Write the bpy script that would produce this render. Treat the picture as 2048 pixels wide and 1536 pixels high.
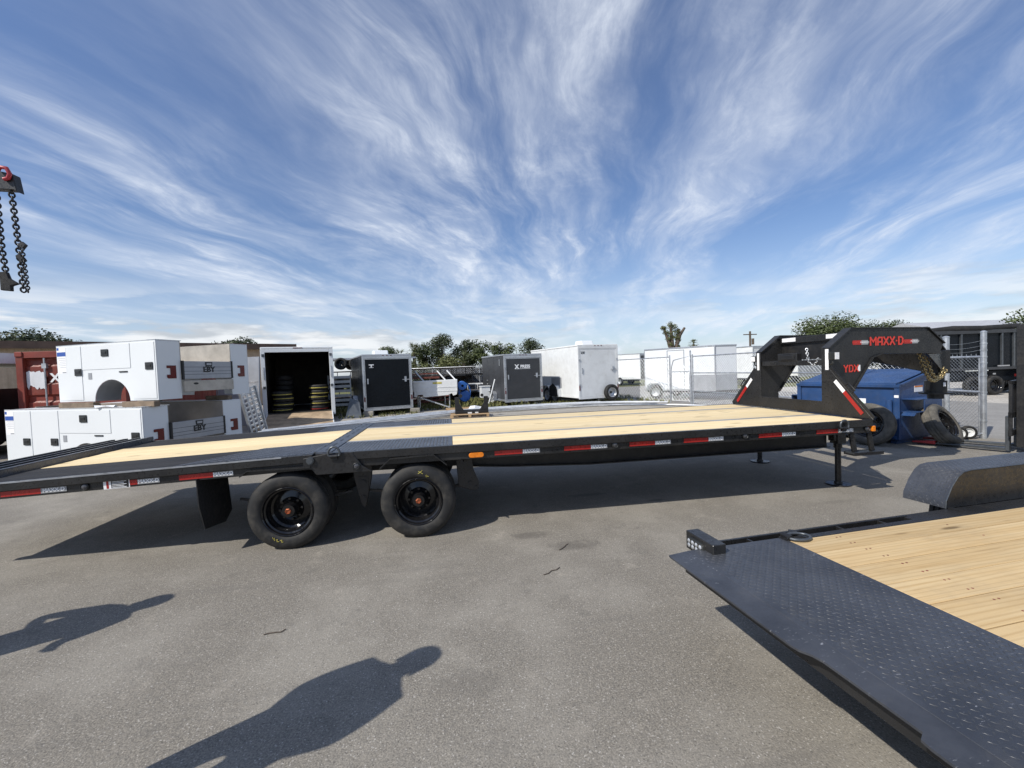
import bpy, bmesh, math, random
from mathutils import Vector, Matrix
random.seed(7)
for o in list(bpy.data.objects): bpy.data.objects.remove(o)
SC = bpy.context.scene; COL = SC.collection
R = math.radians

# ------------------------------------------------------------------ camera
CAM_F, CAM_PITCH, CAM_ROLL, CAM_YAW = 850.0, -0.034, -0.037, -0.144
CAM_POS = Vector((-5.045, -4.444, 1.712))
fw = Vector((-math.sin(CAM_YAW)*math.cos(CAM_PITCH), math.cos(CAM_YAW)*math.cos(CAM_PITCH), math.sin(CAM_PITCH)))
r0 = Vector((math.cos(CAM_YAW), math.sin(CAM_YAW), 0)); u0 = r0.cross(fw)
rr = r0*math.cos(CAM_ROLL) + u0*math.sin(CAM_ROLL); uu = u0*math.cos(CAM_ROLL) - r0*math.sin(CAM_ROLL)
cd = bpy.data.cameras.new('camera'); cam = bpy.data.objects.new('camera', cd); COL.objects.link(cam)
cd.sensor_width = 36; cd.lens = 36*CAM_F/2048; cd.clip_start = .05; cd.clip_end = 5000
m = Matrix((rr, uu, -fw)).transposed().to_4x4(); m.translation = CAM_POS; cam.matrix_world = m
SC.camera = cam
SC.render.resolution_x = 1024; SC.render.resolution_y = 768
SC.view_settings.view_transform = 'Standard'; SC.view_settings.look = 'None'
SC.view_settings.exposure = 0.04; SC.view_settings.gamma = 1.0

# ------------------------------------------------------------------ sun + sky
SUN = Vector((-.90, -.54, 1.0)).normalized()          # towards the sun
sl = bpy.data.lights.new('sun', 'SUN'); sl.energy = 4.6; sl.angle = R(.53); sl.color = (1, .955, .88)
so = bpy.data.objects.new('sun', sl); COL.objects.link(so); so.rotation_euler = (-SUN).to_track_quat('-Z', 'Y').to_euler()
so.location = (-20, -12, 22)

W = bpy.data.worlds.new('World'); SC.world = W; W.use_nodes = True
def build_sky():
    nt = W.node_tree; N = nt.nodes; L = nt.links; N.clear()
    def nd(t, **k):
        n = N.new(t)
        for a, b in k.items(): setattr(n, a, b)
        return n
    def math_(op, a, b=None, c=None):
        n = nd('ShaderNodeMath', operation=op)
        for i, x in enumerate((a, b, c)):
            if x is None: continue
            if isinstance(x, (int, float)): n.inputs[i].default_value = x
            else: L.new(x, n.inputs[i])
        return n.outputs[0]
    def noise(vec, scale, detail, rough, dist=0, lac=2.0):
        n = nd('ShaderNodeTexNoise'); n.inputs['Scale'].default_value = scale; n.inputs['Detail'].default_value = detail
        n.inputs['Roughness'].default_value = rough; n.inputs['Distortion'].default_value = dist; n.inputs['Lacunarity'].default_value = lac
        L.new(vec, n.inputs['Vector']); return n
    def ramp(x, a, b):
        n = nd('ShaderNodeMapRange', interpolation_type='SMOOTHSTEP'); L.new(x, n.inputs[0])
        n.inputs[1].default_value = a; n.inputs[2].default_value = b; return n.outputs[0]
    def mapping(vec, loc=(0,0,0), rot=0, sc=(1,1,1)):
        n = nd('ShaderNodeMapping'); n.inputs['Location'].default_value = loc; n.inputs['Rotation'].default_value = (0,0,rot); n.inputs['Scale'].default_value = sc
        L.new(vec, n.inputs['Vector']); return n.outputs[0]
    def mixc(f, a, b):
        n = nd('ShaderNodeMix', data_type='RGBA')
        if isinstance(f, float): n.inputs[0].default_value = f
        else: L.new(f, n.inputs[0])
        for i, x in ((6, a), (7, b)):
            if isinstance(x, tuple): n.inputs[i].default_value = (*x, 1)
            else: L.new(x, n.inputs[i])
        return n.outputs[2]
    sky = nd('ShaderNodeTexSky', sky_type='NISHITA', sun_disc=False)
    sky.sun_elevation = math.asin(SUN.z); sky.sun_rotation = math.atan2(SUN.x, SUN.y)
    sky.altitude = 0; sky.air_density = 1.0; sky.dust_density = .6; sky.ozone_density = 2.5
    tc = nd('ShaderNodeTexCoord'); d = tc.outputs['Generated']
    sep = nd('ShaderNodeSeparateXYZ'); L.new(d, sep.inputs[0]); x, y, z = sep.outputs
    zz = math_('MAXIMUM', z, 0.0); zc = math_('ADD', zz, .10)
    cmb = nd('ShaderNodeCombineXYZ'); L.new(math_('DIVIDE', x, zc), cmb.inputs[0]); L.new(math_('DIVIDE', y, zc), cmb.inputs[1])
    P = cmb.outputs[0]
    # domain warp, then streaks drawn out along the wind
    wv = noise(mapping(P, (3.1,1.7,0)), .8, 3, .5); wsub = nd('ShaderNodeVectorMath', operation='SUBTRACT'); L.new(wv.outputs['Color'], wsub.inputs[0]); wsub.inputs[1].default_value = (.5,.5,.5)
    wsc = nd('ShaderNodeVectorMath', operation='SCALE'); L.new(wsub.outputs[0], wsc.inputs[0]); wsc.inputs['Scale'].default_value = .62
    wad = nd('ShaderNodeVectorMath', operation='ADD'); L.new(P, wad.inputs[0]); L.new(wsc.outputs[0], wad.inputs[1])
    Q = wad.outputs[0]
    wind = R(20)
    s1 = noise(mapping(mapping(Q, rot=wind), (0.4,2.3,0), 0, (2.0,.46,1)), 1.0, 7, .62, .25).outputs[0]      # broad veils
    s2 = noise(mapping(mapping(Q, rot=wind+.2), (7.4,1.3,5), 0, (4.2,2.0,1)), 1.0, 7, .68, .45).outputs[0]   # fibres
    s3 = noise(mapping(P, (1.7,5.2,2), wind-.6, (.75,.5,1)), 1.0, 3, .5, .2).outputs[0]     # where cloud gathers
    veil = math_('MULTIPLY', ramp(s1, .36, .76), ramp(s3, .20, .60))
    fib = math_('MULTIPLY', math_('MULTIPLY', ramp(s2, .40, .78), ramp(s1, .36, .66)), ramp(s3, .28, .60))
    cir = math_('MINIMUM', math_('ADD', math_('MULTIPLY', veil, .62), math_('MULTIPLY', fib, .62)), .85)
    base = math_('ADD', math_('MULTIPLY', ramp(z, .30, .02), .34), .05)
    cir = math_('ADD', math_('MULTIPLY', cir, math_('SUBTRACT', 1.0, base)), base)
    # low cumulus along the horizon
    az = math_('ARCTAN2', x, y)
    c2 = nd('ShaderNodeCombineXYZ'); L.new(math_('MULTIPLY', az, 3.2), c2.inputs[0]); L.new(math_('MULTIPLY', z, 17.0), c2.inputs[1]); c2.inputs[2].default_value = 3.3
    cu = noise(c2.outputs[0], 1.35, 6, .55, .1).outputs[0]
    band = math_('MULTIPLY', ramp(z, -.01, .02), ramp(z, .20, .07))
    where = ramp(noise(mapping(d, (0.35,0.1,.0)), 1.6, 2, .5).outputs[0], .36, .54)
    cum = math_('MULTIPLY', math_('MULTIPLY', ramp(cu, .47, .57), band), where)
    cushade = noise(mapping(c2.outputs[0], (0,-.35,0)), 1.35, 6, .55, .1).outputs[0]
    cucol = mixc(ramp(math_('SUBTRACT', cu, cushade), -.10, .10), (5.6,5.9,6.3), (9.2,9.4,9.6))
    tint = mixc(ramp(z, .0, .75), (.84,.97,1.16), (.78,.96,1.24))
    mul = nd('ShaderNodeMix', data_type='RGBA', blend_type='MULTIPLY'); mul.inputs[0].default_value = 1; L.new(sky.outputs[0], mul.inputs[6]); L.new(tint, mul.inputs[7])
    c = mixc(cir, mul.outputs[2], (8.2,8.8,9.8))
    c = mixc(math_('MULTIPLY', cum, .9), c, cucol)
    bg = nd('ShaderNodeBackground'); bg.inputs[1].default_value = .10; L.new(c, bg.inputs[0])
    out = nd('ShaderNodeOutputWorld'); L.new(bg.outputs[0], out.inputs[0])
build_sky()

# ------------------------------------------------------------------ mesh builder
class B:
    def __init__(s): s.v = []; s.f = []
    def add(s, vs, fs):
        o = len(s.v); s.v += [tuple(p) for p in vs]; s.f += [tuple(i+o for i in f) for f in fs]; return s
    def box(s, x0, x1, y0, y1, z0, z1):
        return s.add([(x0,y0,z0),(x1,y0,z0),(x1,y1,z0),(x0,y1,z0),(x0,y0,z1),(x1,y0,z1),(x1,y1,z1),(x0,y1,z1)],
                     [(0,3,2,1),(4,5,6,7),(0,1,5,4),(1,2,6,5),(2,3,7,6),(3,0,4,7)])
    def beam(s, p0, p1, w, h, up=(0,0,1)):
        p0 = Vector(p0); p1 = Vector(p1); d = (p1-p0).normalized(); up = Vector(up)
        a = d.cross(up)
        if a.length < 1e-4: a = d.cross(Vector((1,0,0)))
        a.normalize(); b = a.cross(d); a *= w/2; b *= h/2
        return s.add([p0-a-b,p0+a-b,p0+a+b,p0-a+b,p1-a-b,p1+a-b,p1+a+b,p1-a+b],
                     [(0,3,2,1),(4,5,6,7),(0,1,5,4),(1,2,6,5),(2,3,7,6),(3,0,4,7)])
    def tube(s, pts, r, n=8, closed=False, cap=True):
        pts = [Vector(p) for p in pts]; k = len(pts); rs = r if isinstance(r, (list, tuple)) else [r]*k
        vs = []; nrm = None
        for i, p in enumerate(pts):
            if closed: d = pts[(i+1) % k]-pts[i-1]
            else: d = pts[min(i+1,k-1)]-pts[max(i-1,0)]
            d.normalize()
            if nrm is None:
                nrm = d.orthogonal().normalized()
            else:
                nrm = nrm-d*nrm.dot(d)
                nrm = nrm.normalized() if nrm.length > 1e-6 else d.orthogonal().normalized()
            bi = d.cross(nrm)
            vs += [p+(nrm*math.cos(a)+bi*math.sin(a))*rs[i] for a in (2*math.pi*j/n for j in range(n))]
        fs = []
        for i in range(k if closed else k-1):
            i2 = (i+1) % k
            for j in range(n): fs.append((i*n+j, i*n+(j+1) % n, i2*n+(j+1) % n, i2*n+j))
        if cap and not closed: fs += [tuple(range(n))[::-1], tuple((k-1)*n+j for j in range(n))]
        return s.add(vs, fs)
    def cyl(s, p0, p1, r, n=12, r2=None): return s.tube([p0, p1], [r, r if r2 is None else r2], n)
    def prism(s, poly, plane, a, b):
        k = len(poly)
        def P(q, t): return {'xz': (q[0],t,q[1]), 'yz': (t,q[0],q[1]), 'xy': (q[0],q[1],t)}[plane]
        vs = [P(q,a) for q in poly]+[P(q,b) for q in poly]
        fs = [tuple(range(k))[::-1], tuple(range(k,2*k))]+[(i,(i+1) % k,k+(i+1) % k,k+i) for i in range(k)]
        return s.add(vs, fs)
    def lathe(s, prof, c, axis='y', n=32, closed=False, flip=1):
        c = Vector(c); vs = []; k = len(prof)
        ax = {'x': Vector((1,0,0)), 'y': Vector((0,1,0)), 'z': Vector((0,0,1))}[axis] if isinstance(axis, str) else Vector(axis).normalized()
        e1 = ax.orthogonal().normalized(); e2 = ax.cross(e1)
        for j in range(n):
            t = 2*math.pi*j/n; q = e1*math.cos(t)+e2*math.sin(t)
            vs += [c+q*r+ax*h*flip for r, h in prof]
        fs = []
        for j in range(n):
            j2 = (j+1) % n
            for i in range(k if closed else k-1):
                i2 = (i+1) % k; fs.append((j*k+i, j*k+i2, j2*k+i2, j2*k+i))
        return s.add(vs, fs)
    def quad(s, *p): return s.add(p, [tuple(range(len(p)))])
    def mesh(s, name, recalc=True):
        me = bpy.data.meshes.new(name); me.from_pydata(s.v, [], s.f)
        if recalc:
            bm = bmesh.new(); bm.from_mesh(me);
            bmesh.ops.recalc_face_normals(bm, faces=bm.faces); bm.to_mesh(me); bm.free()
        me.update(); return me

def obj(name, b, mat, parent=None, smooth=None, bevel=0, seg=1, kind=None, loc=None, rot=None):
    me = b.mesh(name) if isinstance(b, B) else b
    o = bpy.data.objects.new(name, me); COL.objects.link(o)
    if mat is not None and not me.materials: me.materials.append(mat)
    if smooth is not None:
        me.shade_smooth(); me.set_sharp_from_angle(angle=R(smooth))
    if bevel:
        md = o.modifiers.new('bevel', 'BEVEL'); md.width = bevel; md.segments = seg; md.limit_method = 'ANGLE'; md.angle_limit = R(40)
    if parent is not None: o.parent = parent
    if loc is not None: o.location = loc
    if rot is not None: o.rotation_euler = rot
    if kind: o['kind'] = kind
    return o
def tag(o, label, cat, group=None):
    o['label'] = label; o['category'] = cat
    if group: o['group'] = group
    return o
def thing(name, label, cat, loc=(0,0,0), rotz=0, group=None, rot=None):
    o = bpy.data.objects.new(name, None); COL.objects.link(o); o.location = loc
    o.rotation_euler = rot if rot is not None else (0,0,rotz); o.empty_display_size = .1
    return tag(o, label, cat, group)
def dup(o, parent=None, loc=None, rot=None):
    c = o.copy(); COL.objects.link(c)
    if parent is not None: c.parent = parent
    if loc is not None: c.location = loc
    if rot is not None: c.rotation_euler = rot
    for ch in list(o.children): dup(ch, c)
    return c

# ------------------------------------------------------------------ materials
def nodes(name):
    mt = bpy.data.materials.new(name); mt.use_nodes = True; nt = mt.node_tree
    return mt, nt, nt.nodes['Principled BSDF'], nt.nodes, nt.links
class G:
    """small node-graph helper"""
    def __init__(s, name):
        s.mt, s.nt, s.bs, s.N, s.L = nodes(name)
        s.tc = s.N.new('ShaderNodeTexCoord'); s.geo = None
    def put(s, sock, x):
        if isinstance(x, (int, float)): sock.default_value = x
        elif isinstance(x, tuple): sock.default_value = (*x, 1) if len(x) == 3 and len(sock.default_value) == 4 else x
        else: s.L.new(x, sock)
    def vec(s, kind='Object', loc=(0,0,0), rot=(0,0,0), sc=(1,1,1), rand=0):
        v = s.tc.outputs[kind]
        if kind == 'World':
            v = s.geo.outputs[0]
        if rand:
            oi = s.N.new('ShaderNodeObjectInfo'); m_ = s.N.new('ShaderNodeMath'); m_.operation = 'MULTIPLY'; m_.inputs[1].default_value = rand
            s.L.new(oi.outputs['Random'], m_.inputs[0]); a = s.N.new('ShaderNodeVectorMath'); a.operation = 'ADD'; s.L.new(v, a.inputs[0]); s.L.new(m_.outputs[0], a.inputs[1]); v = a.outputs[0]
        mp = s.N.new('ShaderNodeMapping'); mp.inputs[1].default_value = loc; mp.inputs[2].default_value = rot; mp.inputs[3].default_value = sc
        s.L.new(v, mp.inputs[0]); return mp.outputs[0]
    def wvec(s, sc=(1,1,1)):
        g = s.N.new('ShaderNodeNewGeometry'); mp = s.N.new('ShaderNodeMapping'); mp.inputs[3].default_value = sc; s.L.new(g.outputs['Position'], mp.inputs[0]); return mp.outputs[0]
    def noise(s, v, scale, detail=4, rough=.55, dist=0, out=0):
        n = s.N.new('ShaderNodeTexNoise'); n.inputs['Scale'].default_value = scale; n.inputs['Detail'].default_value = detail; n.inputs['Roughness'].default_value = rough; n.inputs['Distortion'].default_value = dist
        s.L.new(v, n.inputs['Vector']); return n.outputs[out]
    def vor(s, v, scale, feat='F1', out=0, rnd=1):
        n = s.N.new('ShaderNodeTexVoronoi'); n.feature = feat; n.inputs['Scale'].default_value = scale; n.inputs['Randomness'].default_value = rnd; s.L.new(v, n.inputs['Vector']); return n.outputs[out]
    def rng(s, x, a, b, c=0., d=1., smooth=True):
        n = s.N.new('ShaderNodeMapRange'); n.interpolation_type = 'SMOOTHSTEP' if smooth else 'LINEAR'; s.L.new(x, n.inputs[0])
        for i, q in enumerate((a,b,c,d)): n.inputs[i+1].default_value = q
        return n.outputs[0]
    def math(s, op, a, b):
        n = s.N.new('ShaderNodeMath'); n.operation = op; s.put(n.inputs[0], a); s.put(n.inputs[1], b); return n.outputs[0]
    def mix(s, f, a, b, blend='MIX'):
        n = s.N.new('ShaderNodeMix'); n.data_type = 'RGBA'; n.blend_type = blend; s.put(n.inputs[0], f); s.put(n.inputs[6], a); s.put(n.inputs[7], b); return n.outputs[2]
    def rnd(s): return s.N.new('ShaderNodeObjectInfo').outputs['Random']
    def bump(s, h, strength, dist=.002):
        n = s.N.new('ShaderNodeBump'); n.inputs['Strength'].default_value = strength; n.inputs['Distance'].default_value = dist; s.L.new(h, n.inputs['Height']); s.L.new(n.outputs[0], s.bs.inputs['Normal'])
    def done(s, col, rough=.5, metal=0., spec=.5):
        s.put(s.bs.inputs['Base Color'], col); s.put(s.bs.inputs['Roughness'], rough); s.put(s.bs.inputs['Metallic'], metal); s.bs.inputs['Specular IOR Level'].default_value = spec
        return s.mt
def sc_(c, k): return tuple(min(1, x*k) for x in c)
def paint(name, c, rough=.4, metal=0., var=.18, scale=2.5, dirt=(.16,.14,.11), dirtamt=.12, spec=.5, rv=.12, bump=0):
    g = G(name); v = g.wvec()
    n = g.noise(v, scale, 3, .6); f = g.noise(v, scale*14, 2, .6)
    col = g.mix(g.rng(n, .3, .7), sc_(c, 1-var), sc_(c, 1+var))
    col = g.mix(g.math('MULTIPLY', g.rng(g.noise(v, scale*2.3, 5, .68), .45, .75), dirtamt), col, dirt)
    ro = g.rng(f, .3, .7, max(.03, rough-rv), min(1, rough+rv))
    if bump: g.bump(g.noise(v, 90, 5, .6), bump, .002)
    return g.done(col, ro, metal, spec)
MT = {}
MT['black'] = paint('black_trailer_paint', (.016,.016,.0165), .36, var=.25, dirtamt=.10, dirt=(.10,.085,.065))
MT['black2'] = paint('satin_black_steel', (.012,.012,.013), .45, var=.3, dirtamt=.10)
MT['plate'] = paint('black_tread_plate', (.070,.075,.088), .36, metal=.45, var=.25, scale=3, dirt=(.14,.13,.12), dirtamt=.22, spec=.8)
MT['white'] = paint('white_gelcoat', (.72,.74,.745), .30, var=.015, dirtamt=.02, scale=.9, rv=.02)
MT['white_old'] = paint('weathered_white_metal', (.72,.73,.72), .42, var=.05, dirtamt=.22, scale=1.5, dirt=(.35,.33,.28))
MT['charcoal'] = paint('charcoal_panel', (.036,.038,.042), .4, var=.12, dirtamt=.05)
MT['ink_black'] = paint('black_panel', (.004,.006,.009), .35, var=.15, dirtamt=.01, spec=.22)
MT['silver'] = paint('mill_aluminium', (.60,.61,.62), .38, metal=.85, var=.1, dirtamt=.18)
MT['galv'] = paint('galvanised_steel', (.50,.52,.54), .45, metal=.75, var=.2, scale=8, dirtamt=.15)
MT['grey_panel'] = paint('grey_aluminium_slats', (.36,.37,.39), .42, metal=.35, var=.08, dirtamt=.1)
MT['red_box'] = paint('container_red', (.20,.035,.022), .55, var=.25, scale=1.7, dirt=(.10,.05,.035), dirtamt=.5, bump=.15)
MT['rust_red'] = paint('rusty_red_oxide', (.17,.045,.03), .7, var=.4, scale=6, dirtamt=.4)
MT['blue'] = paint('dumpster_blue', (.018,.055,.155), .42, var=.18, dirtamt=.22, dirt=(.12,.13,.16))
MT['blue2'] = paint('bright_blue_paint', (.02,.12,.42), .45, var=.2, dirtamt=.15)
MT['taupe'] = paint('taupe_bed_panel', (.27,.235,.20), .5, var=.12, dirtamt=.2)
MT['beige_alu'] = paint('dull_beige_aluminium', (.46,.42,.36), .5, metal=.2, var=.15, dirtamt=.25)
MT['lamp_white'] = paint('frosted_lamp_lens', (.8,.8,.8), .25, var=.1, scale=50, dirtamt=0)
MT['lug'] = paint('tread_lug_paint', (.050,.054,.062), .5, metal=.2, var=.25, dirtamt=.2, spec=.5)
MT['dark_lens'] = paint('smoked_lens', (.07,.07,.075), .18, var=.3, scale=60, dirtamt=0)
MT['shaded_ply'] = paint('shade_painted_lining', (.045,.038,.03), .8, var=.2)  # near-black puts the box trailer's deep interior shade into lining and floor colour
MT['old_timber'] = paint('grey_brown_timber', (.17,.125,.085), .8, var=.3, scale=5, bump=.2)
MT['strip'] = paint('worn_steel_strip', (.30,.31,.325), .45, metal=.2, var=.2, scale=5, dirtamt=.2)
MT['pipe'] = paint('bright_galvanised_pipe', (.62,.64,.66), .35, metal=.25, var=.12, scale=4, dirtamt=.12)
MT['tan'] = paint('tan_ribbed_metal', (.44,.33,.24), .55, var=.10, dirtamt=.2, dirt=(.22,.15,.10))
MT['brown'] = paint('brown_trim', (.11,.065,.045), .5, var=.2)
MT['ply'] = paint('ramp_plywood', (.42,.31,.20), .7, var=.28, scale=3, dirtamt=.3, dirt=(.2,.14,.09), bump=.15)
MT['lumber'] = paint('weathered_lumber', (.36,.26,.16), .75, var=.3, scale=5, dirtamt=.3, bump=.2)
MT['redtape'] = paint('red_reflective_tape', (.36,.018,.014), .35, var=.08, dirtamt=.04)
MT['silvertape'] = paint('silver_reflective_tape', (.30,.305,.31), .38, var=.05, dirtamt=.05)
MT['whiteink'] = paint('white_print', (.85,.85,.85), .5, var=.02, dirtamt=.0)
MT['redink'] = paint('red_decal', (.60,.045,.03), .35, var=.04, dirtamt=.02)
MT['blueink'] = paint('blue_print', (.03,.09,.36), .45, var=.05, dirtamt=0)
MT['greenink'] = paint('green_print', (.02,.22,.07), .45, var=.05, dirtamt=0)
MT['blackink'] = paint('black_print', (.012,.012,.012), .45, var=.05, dirtamt=0)
MT['yellowink'] = paint('yellow_crayon', (.55,.47,.10), .8, var=.2, dirtamt=.1)
MT['amber'] = paint('amber_lens', (.72,.20,.015), .18, var=.15, scale=30, dirtamt=0)
MT['redlens'] = paint('red_lens', (.12,.008,.008), .15, var=.15, scale=30, dirtamt=0)
MT['lens'] = paint('clear_lens', (.45,.46,.47), .12, metal=.4, var=.3, scale=60, dirtamt=0)
MT['copper'] = paint('orange_hub_cap', (.42,.12,.05), .3, metal=.5, var=.2, scale=40, dirtamt=.1)
MT['gloss'] = paint('gloss_black_rim', (.008,.008,.009), .12, var=.1, dirtamt=.05)
MT['rubber_flap'] = paint('rubber_flap', (.012,.012,.013), .85, var=.2)
MT['chain'] = paint('chain_black', (.02,.02,.022), .5, metal=.3, var=.3)
MT['gold_chain'] = paint('yellow_zinc_chain', (.46,.36,.18), .38, metal=.8, var=.2)
MT['hook_red'] = paint('red_hook', (.38,.03,.04), .4, var=.2)
MT['dark'] = paint('dark_plastic', (.02,.022,.022), .4, var=.15)
MT['steel'] = paint('dull_steel', (.10,.11,.12), .42, metal=.6, var=.2)
MT['roofgrey'] = paint('grey_metal_roof', (.42,.42,.43), .5, var=.08)
MT['skin'] = paint('skin', (.50,.30,.21), .55, var=.06, dirtamt=0)
MT['shirt'] = paint('cotton_shirt', (.10,.14,.22), .85, var=.12, dirtamt=0)
MT['jeans'] = paint('denim', (.05,.07,.12), .9, var=.15, dirtamt=.05)
MT['poly'] = paint('white_plastic_sheet', (.75,.76,.78), .4, var=.05)
def m_tyre():
    g = G('tyre_rubber'); v = g.vec('Object'); n = g.noise(g.wvec(), 9, 6, .65)
    col = g.mix(g.rng(n, .42, .72), (.016,.016,.016), (.050,.046,.040)); g.bump(g.noise(g.wvec(), 160, 3, .6), .12, .001)
    return g.done(col, g.rng(n, .3, .7, .55, .8), 0., .4)
MT['tyre'] = m_tyre()
def m_tyre_dusty():
    g = G('dusty_tyre_rubber'); n = g.noise(g.wvec(), 7, 6, .65)
    col = g.mix(g.rng(n, .35, .7), (.075,.071,.063), (.165,.150,.125)); g.bump(g.noise(g.wvec(), 160, 3, .6), .12, .001)
    return g.done(col, .8, 0., .3)
MT['tyre_dusty'] = m_tyre_dusty()
def m_wood(name, c1, c2, dark, axis=0, gs=1.0, worn=.0):
    g = G(name); st = [16.,16.,16.]; st[axis] = .9
    v = g.vec('Object', sc=tuple(x*gs for x in st), rand=37.0)
    n1 = g.noise(v, 1.0, 5, .6, .9); n2 = g.noise(v, 3.2, 4, .6, .5)
    sl_ = [5.,5.,5.]; sl_[axis] = .55
    big = g.noise(g.vec('Object', sc=tuple(sl_), rand=37.0), 1.0, 3, .5, .6)
    wv = g.N.new('ShaderNodeTexWave'); wv.wave_type = 'BANDS'; wv.bands_direction = 'Y' if axis == 0 else 'X'; wv.inputs['Scale'].default_value = 1.1; wv.inputs['Distortion'].default_value = 7.5; wv.inputs['Detail'].default_value = 3; wv.inputs['Detail Scale'].default_value = .8
    g.L.new(g.vec('Object', sc=tuple(x*.55*gs for x in st), rand=37.0), wv.inputs['Vector'])
    col = g.mix(g.rng(n1, .3, .72), c1, c2)
    col = g.mix(g.math('MULTIPLY', g.rng(wv.outputs[0], .62, .98), .26), col, dark)
    col = g.mix(g.math('MULTIPLY', g.rng(n2, .56, .72), .35), col, dark)
    col = g.mix(g.math('MULTIPLY', g.rng(big, .55, .8), .35), col, sc_(c2, .80))
    kv = [7.,7.,7.]; kv[axis] = 1.5
    k = g.vor(g.vec('Object', sc=tuple(kv), rand=91.0), 1.0)
    col = g.mix(g.math('MULTIPLY', g.rng(k, .17, .06), .75), col, sc_(dark, .35))
    tone = g.rng(g.rnd(), 0, 1, .86, 1.10, False); tn = g.N.new('ShaderNodeCombineColor')
    for i in range(3): g.L.new(tone, tn.inputs[i])
    col = g.mix(1.0, col, tn.outputs[0], 'MULTIPLY')
    if worn: col = g.mix(g.math('MULTIPLY', g.rng(g.noise(g.wvec(), 2.0, 6, .7), .45, .8), worn), col, (.20,.17,.13))
    g.bump(n2, .2, .002)
    return g.done(col, g.rng(n1, .3, .7, .6, .8), 0., .12)
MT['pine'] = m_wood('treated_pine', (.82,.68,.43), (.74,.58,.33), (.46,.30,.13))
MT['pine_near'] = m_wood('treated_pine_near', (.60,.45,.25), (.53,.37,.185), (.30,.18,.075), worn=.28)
MT['pallet'] = m_wood('pallet_pine', (.50,.35,.20), (.40,.27,.15), (.22,.13,.06), worn=.3)
MT['black_plank'] = m_wood('blackened_plank', (.026,.027,.030), (.045,.045,.048), (.08,.075,.07))
def m_plate_worn():
    g = G('scuffed_tread_plate'); v = g.wvec(); n = g.noise(v, 3, 5, .65); f = g.noise(v, 60, 3, .6)
    col = g.mix(g.rng(n, .3, .7), (.048,.052,.062), (.085,.090,.102))
    sc = g.noise(g.wvec((34,120,30)), 1.0, 3, .6); patch = g.rng(g.noise(v, 4.5, 4, .6), .46, .64)
    col = g.mix(g.math('MULTIPLY', g.math('MULTIPLY', g.rng(sc, .635, .70), patch), .7), col, (.50,.50,.51))
    col = g.mix(g.math('MULTIPLY', g.rng(g.noise(v, 7, 5, .7), .5, .75), .25), col, (.16,.15,.135))
    return g.done(col, g.rng(f, .3, .7, .30, .5), .4, .6)
MT['plate_worn'] = m_plate_worn()
def m_asphalt():
    g = G('asphalt'); v = g.wvec()
    fine = g.noise(v, 105, 3, .75); mid = g.noise(v, 34, 5, .7); big = g.noise(v, .8, 6, .65); big2 = g.noise(v, .17, 3, .5)
    agg = g.vor(v, 170, 'F1', 1)
    sepc = g.N.new('ShaderNodeSeparateColor'); g.L.new(agg, sepc.inputs[0])
    col = g.mix(g.rng(fine, .34, .68), (.138,.125,.104), (.328,.297,.248))
    col = g.mix(g.rng(mid, .42, .66, 0, .5), col, (.150,.140,.124))
    col = g.mix(g.math('MULTIPLY', g.rng(big, .42, .66), .50), col, (.335,.31,.265))
    col = g.mix(g.math('MULTIPLY', g.rng(big2, .45, .7), .22), col, (.15,.143,.133))
    spk = g.rng(sepc.outputs[0], .945, .99); col = g.mix(g.math('MULTIPLY', spk, .55), col, (.55,.52,.47))
    dk = g.rng(sepc.outputs[1], .93, .99); col = g.mix(g.math('MULTIPLY', dk, .5), col, (.06,.056,.05))
    # drips and faint drag marks left by trailers
    st = g.noise(g.wvec((.35,2.6,1)), 1.4, 4, .6, .3); col = g.mix(g.math('MULTIPLY', g.rng(st, .58, .72), .25), col, (.14,.132,.12))
    st2 = g.noise(g.wvec((.2,3.0,1)), 2.2, 5, .6, .6); col = g.mix(g.math('MULTIPLY', g.rng(st2, .62, .78), .25), col, (.34,.32,.285))
    sx = g.N.new('ShaderNodeSeparateXYZ'); g.L.new(v, sx.inputs[0])
    wob = g.math('MULTIPLY', g.math('SUBTRACT', g.noise(v, 9, 4, .7), .5), 1.6)
    for (cx_, cy_, ra, rb, k) in ((-4.30,-.18,.20,.10,.5), (-3.92,-.52,.26,.12,.42), (-2.55,.55,.14,.05,.55), (-3.3,1.0,.3,.07,.4), (-3.15,-1.35,.05,.02,.7), (-5.0,-2.15,.22,.12,.25), (-.55,-.05,.35,.06,.2)):
        dx = g.math('DIVIDE', g.math('SUBTRACT', sx.outputs[0], cx_), ra); dy = g.math('DIVIDE', g.math('SUBTRACT', sx.outputs[1], cy_), rb)
        dd = g.math('SQRT', g.math('ADD', g.math('MULTIPLY', dx, dx), g.math('MULTIPLY', dy, dy)), 0)
        dd = g.math('ADD', dd, wob)
        col = g.mix(g.math('MULTIPLY', g.rng(dd, 1.15, .45), k), col, (.085,.077,.068))
    blot = g.noise(v, 3.4, 6, .7); col = g.mix(g.math('MULTIPLY', g.rng(blot, .56, .72), .40), col, (.115,.107,.095)); col = g.mix(g.math('MULTIPLY', g.rng(blot, .44, .28), .42), col, (.37,.335,.28))
    g.bump(g.math('ADD', g.math('MULTIPLY', fine, 1.0), g.math('MULTIPLY', mid, .8)), .75, .006)
    return g.done(col, .86, 0., .3)
MT['asphalt'] = m_asphalt()
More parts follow.
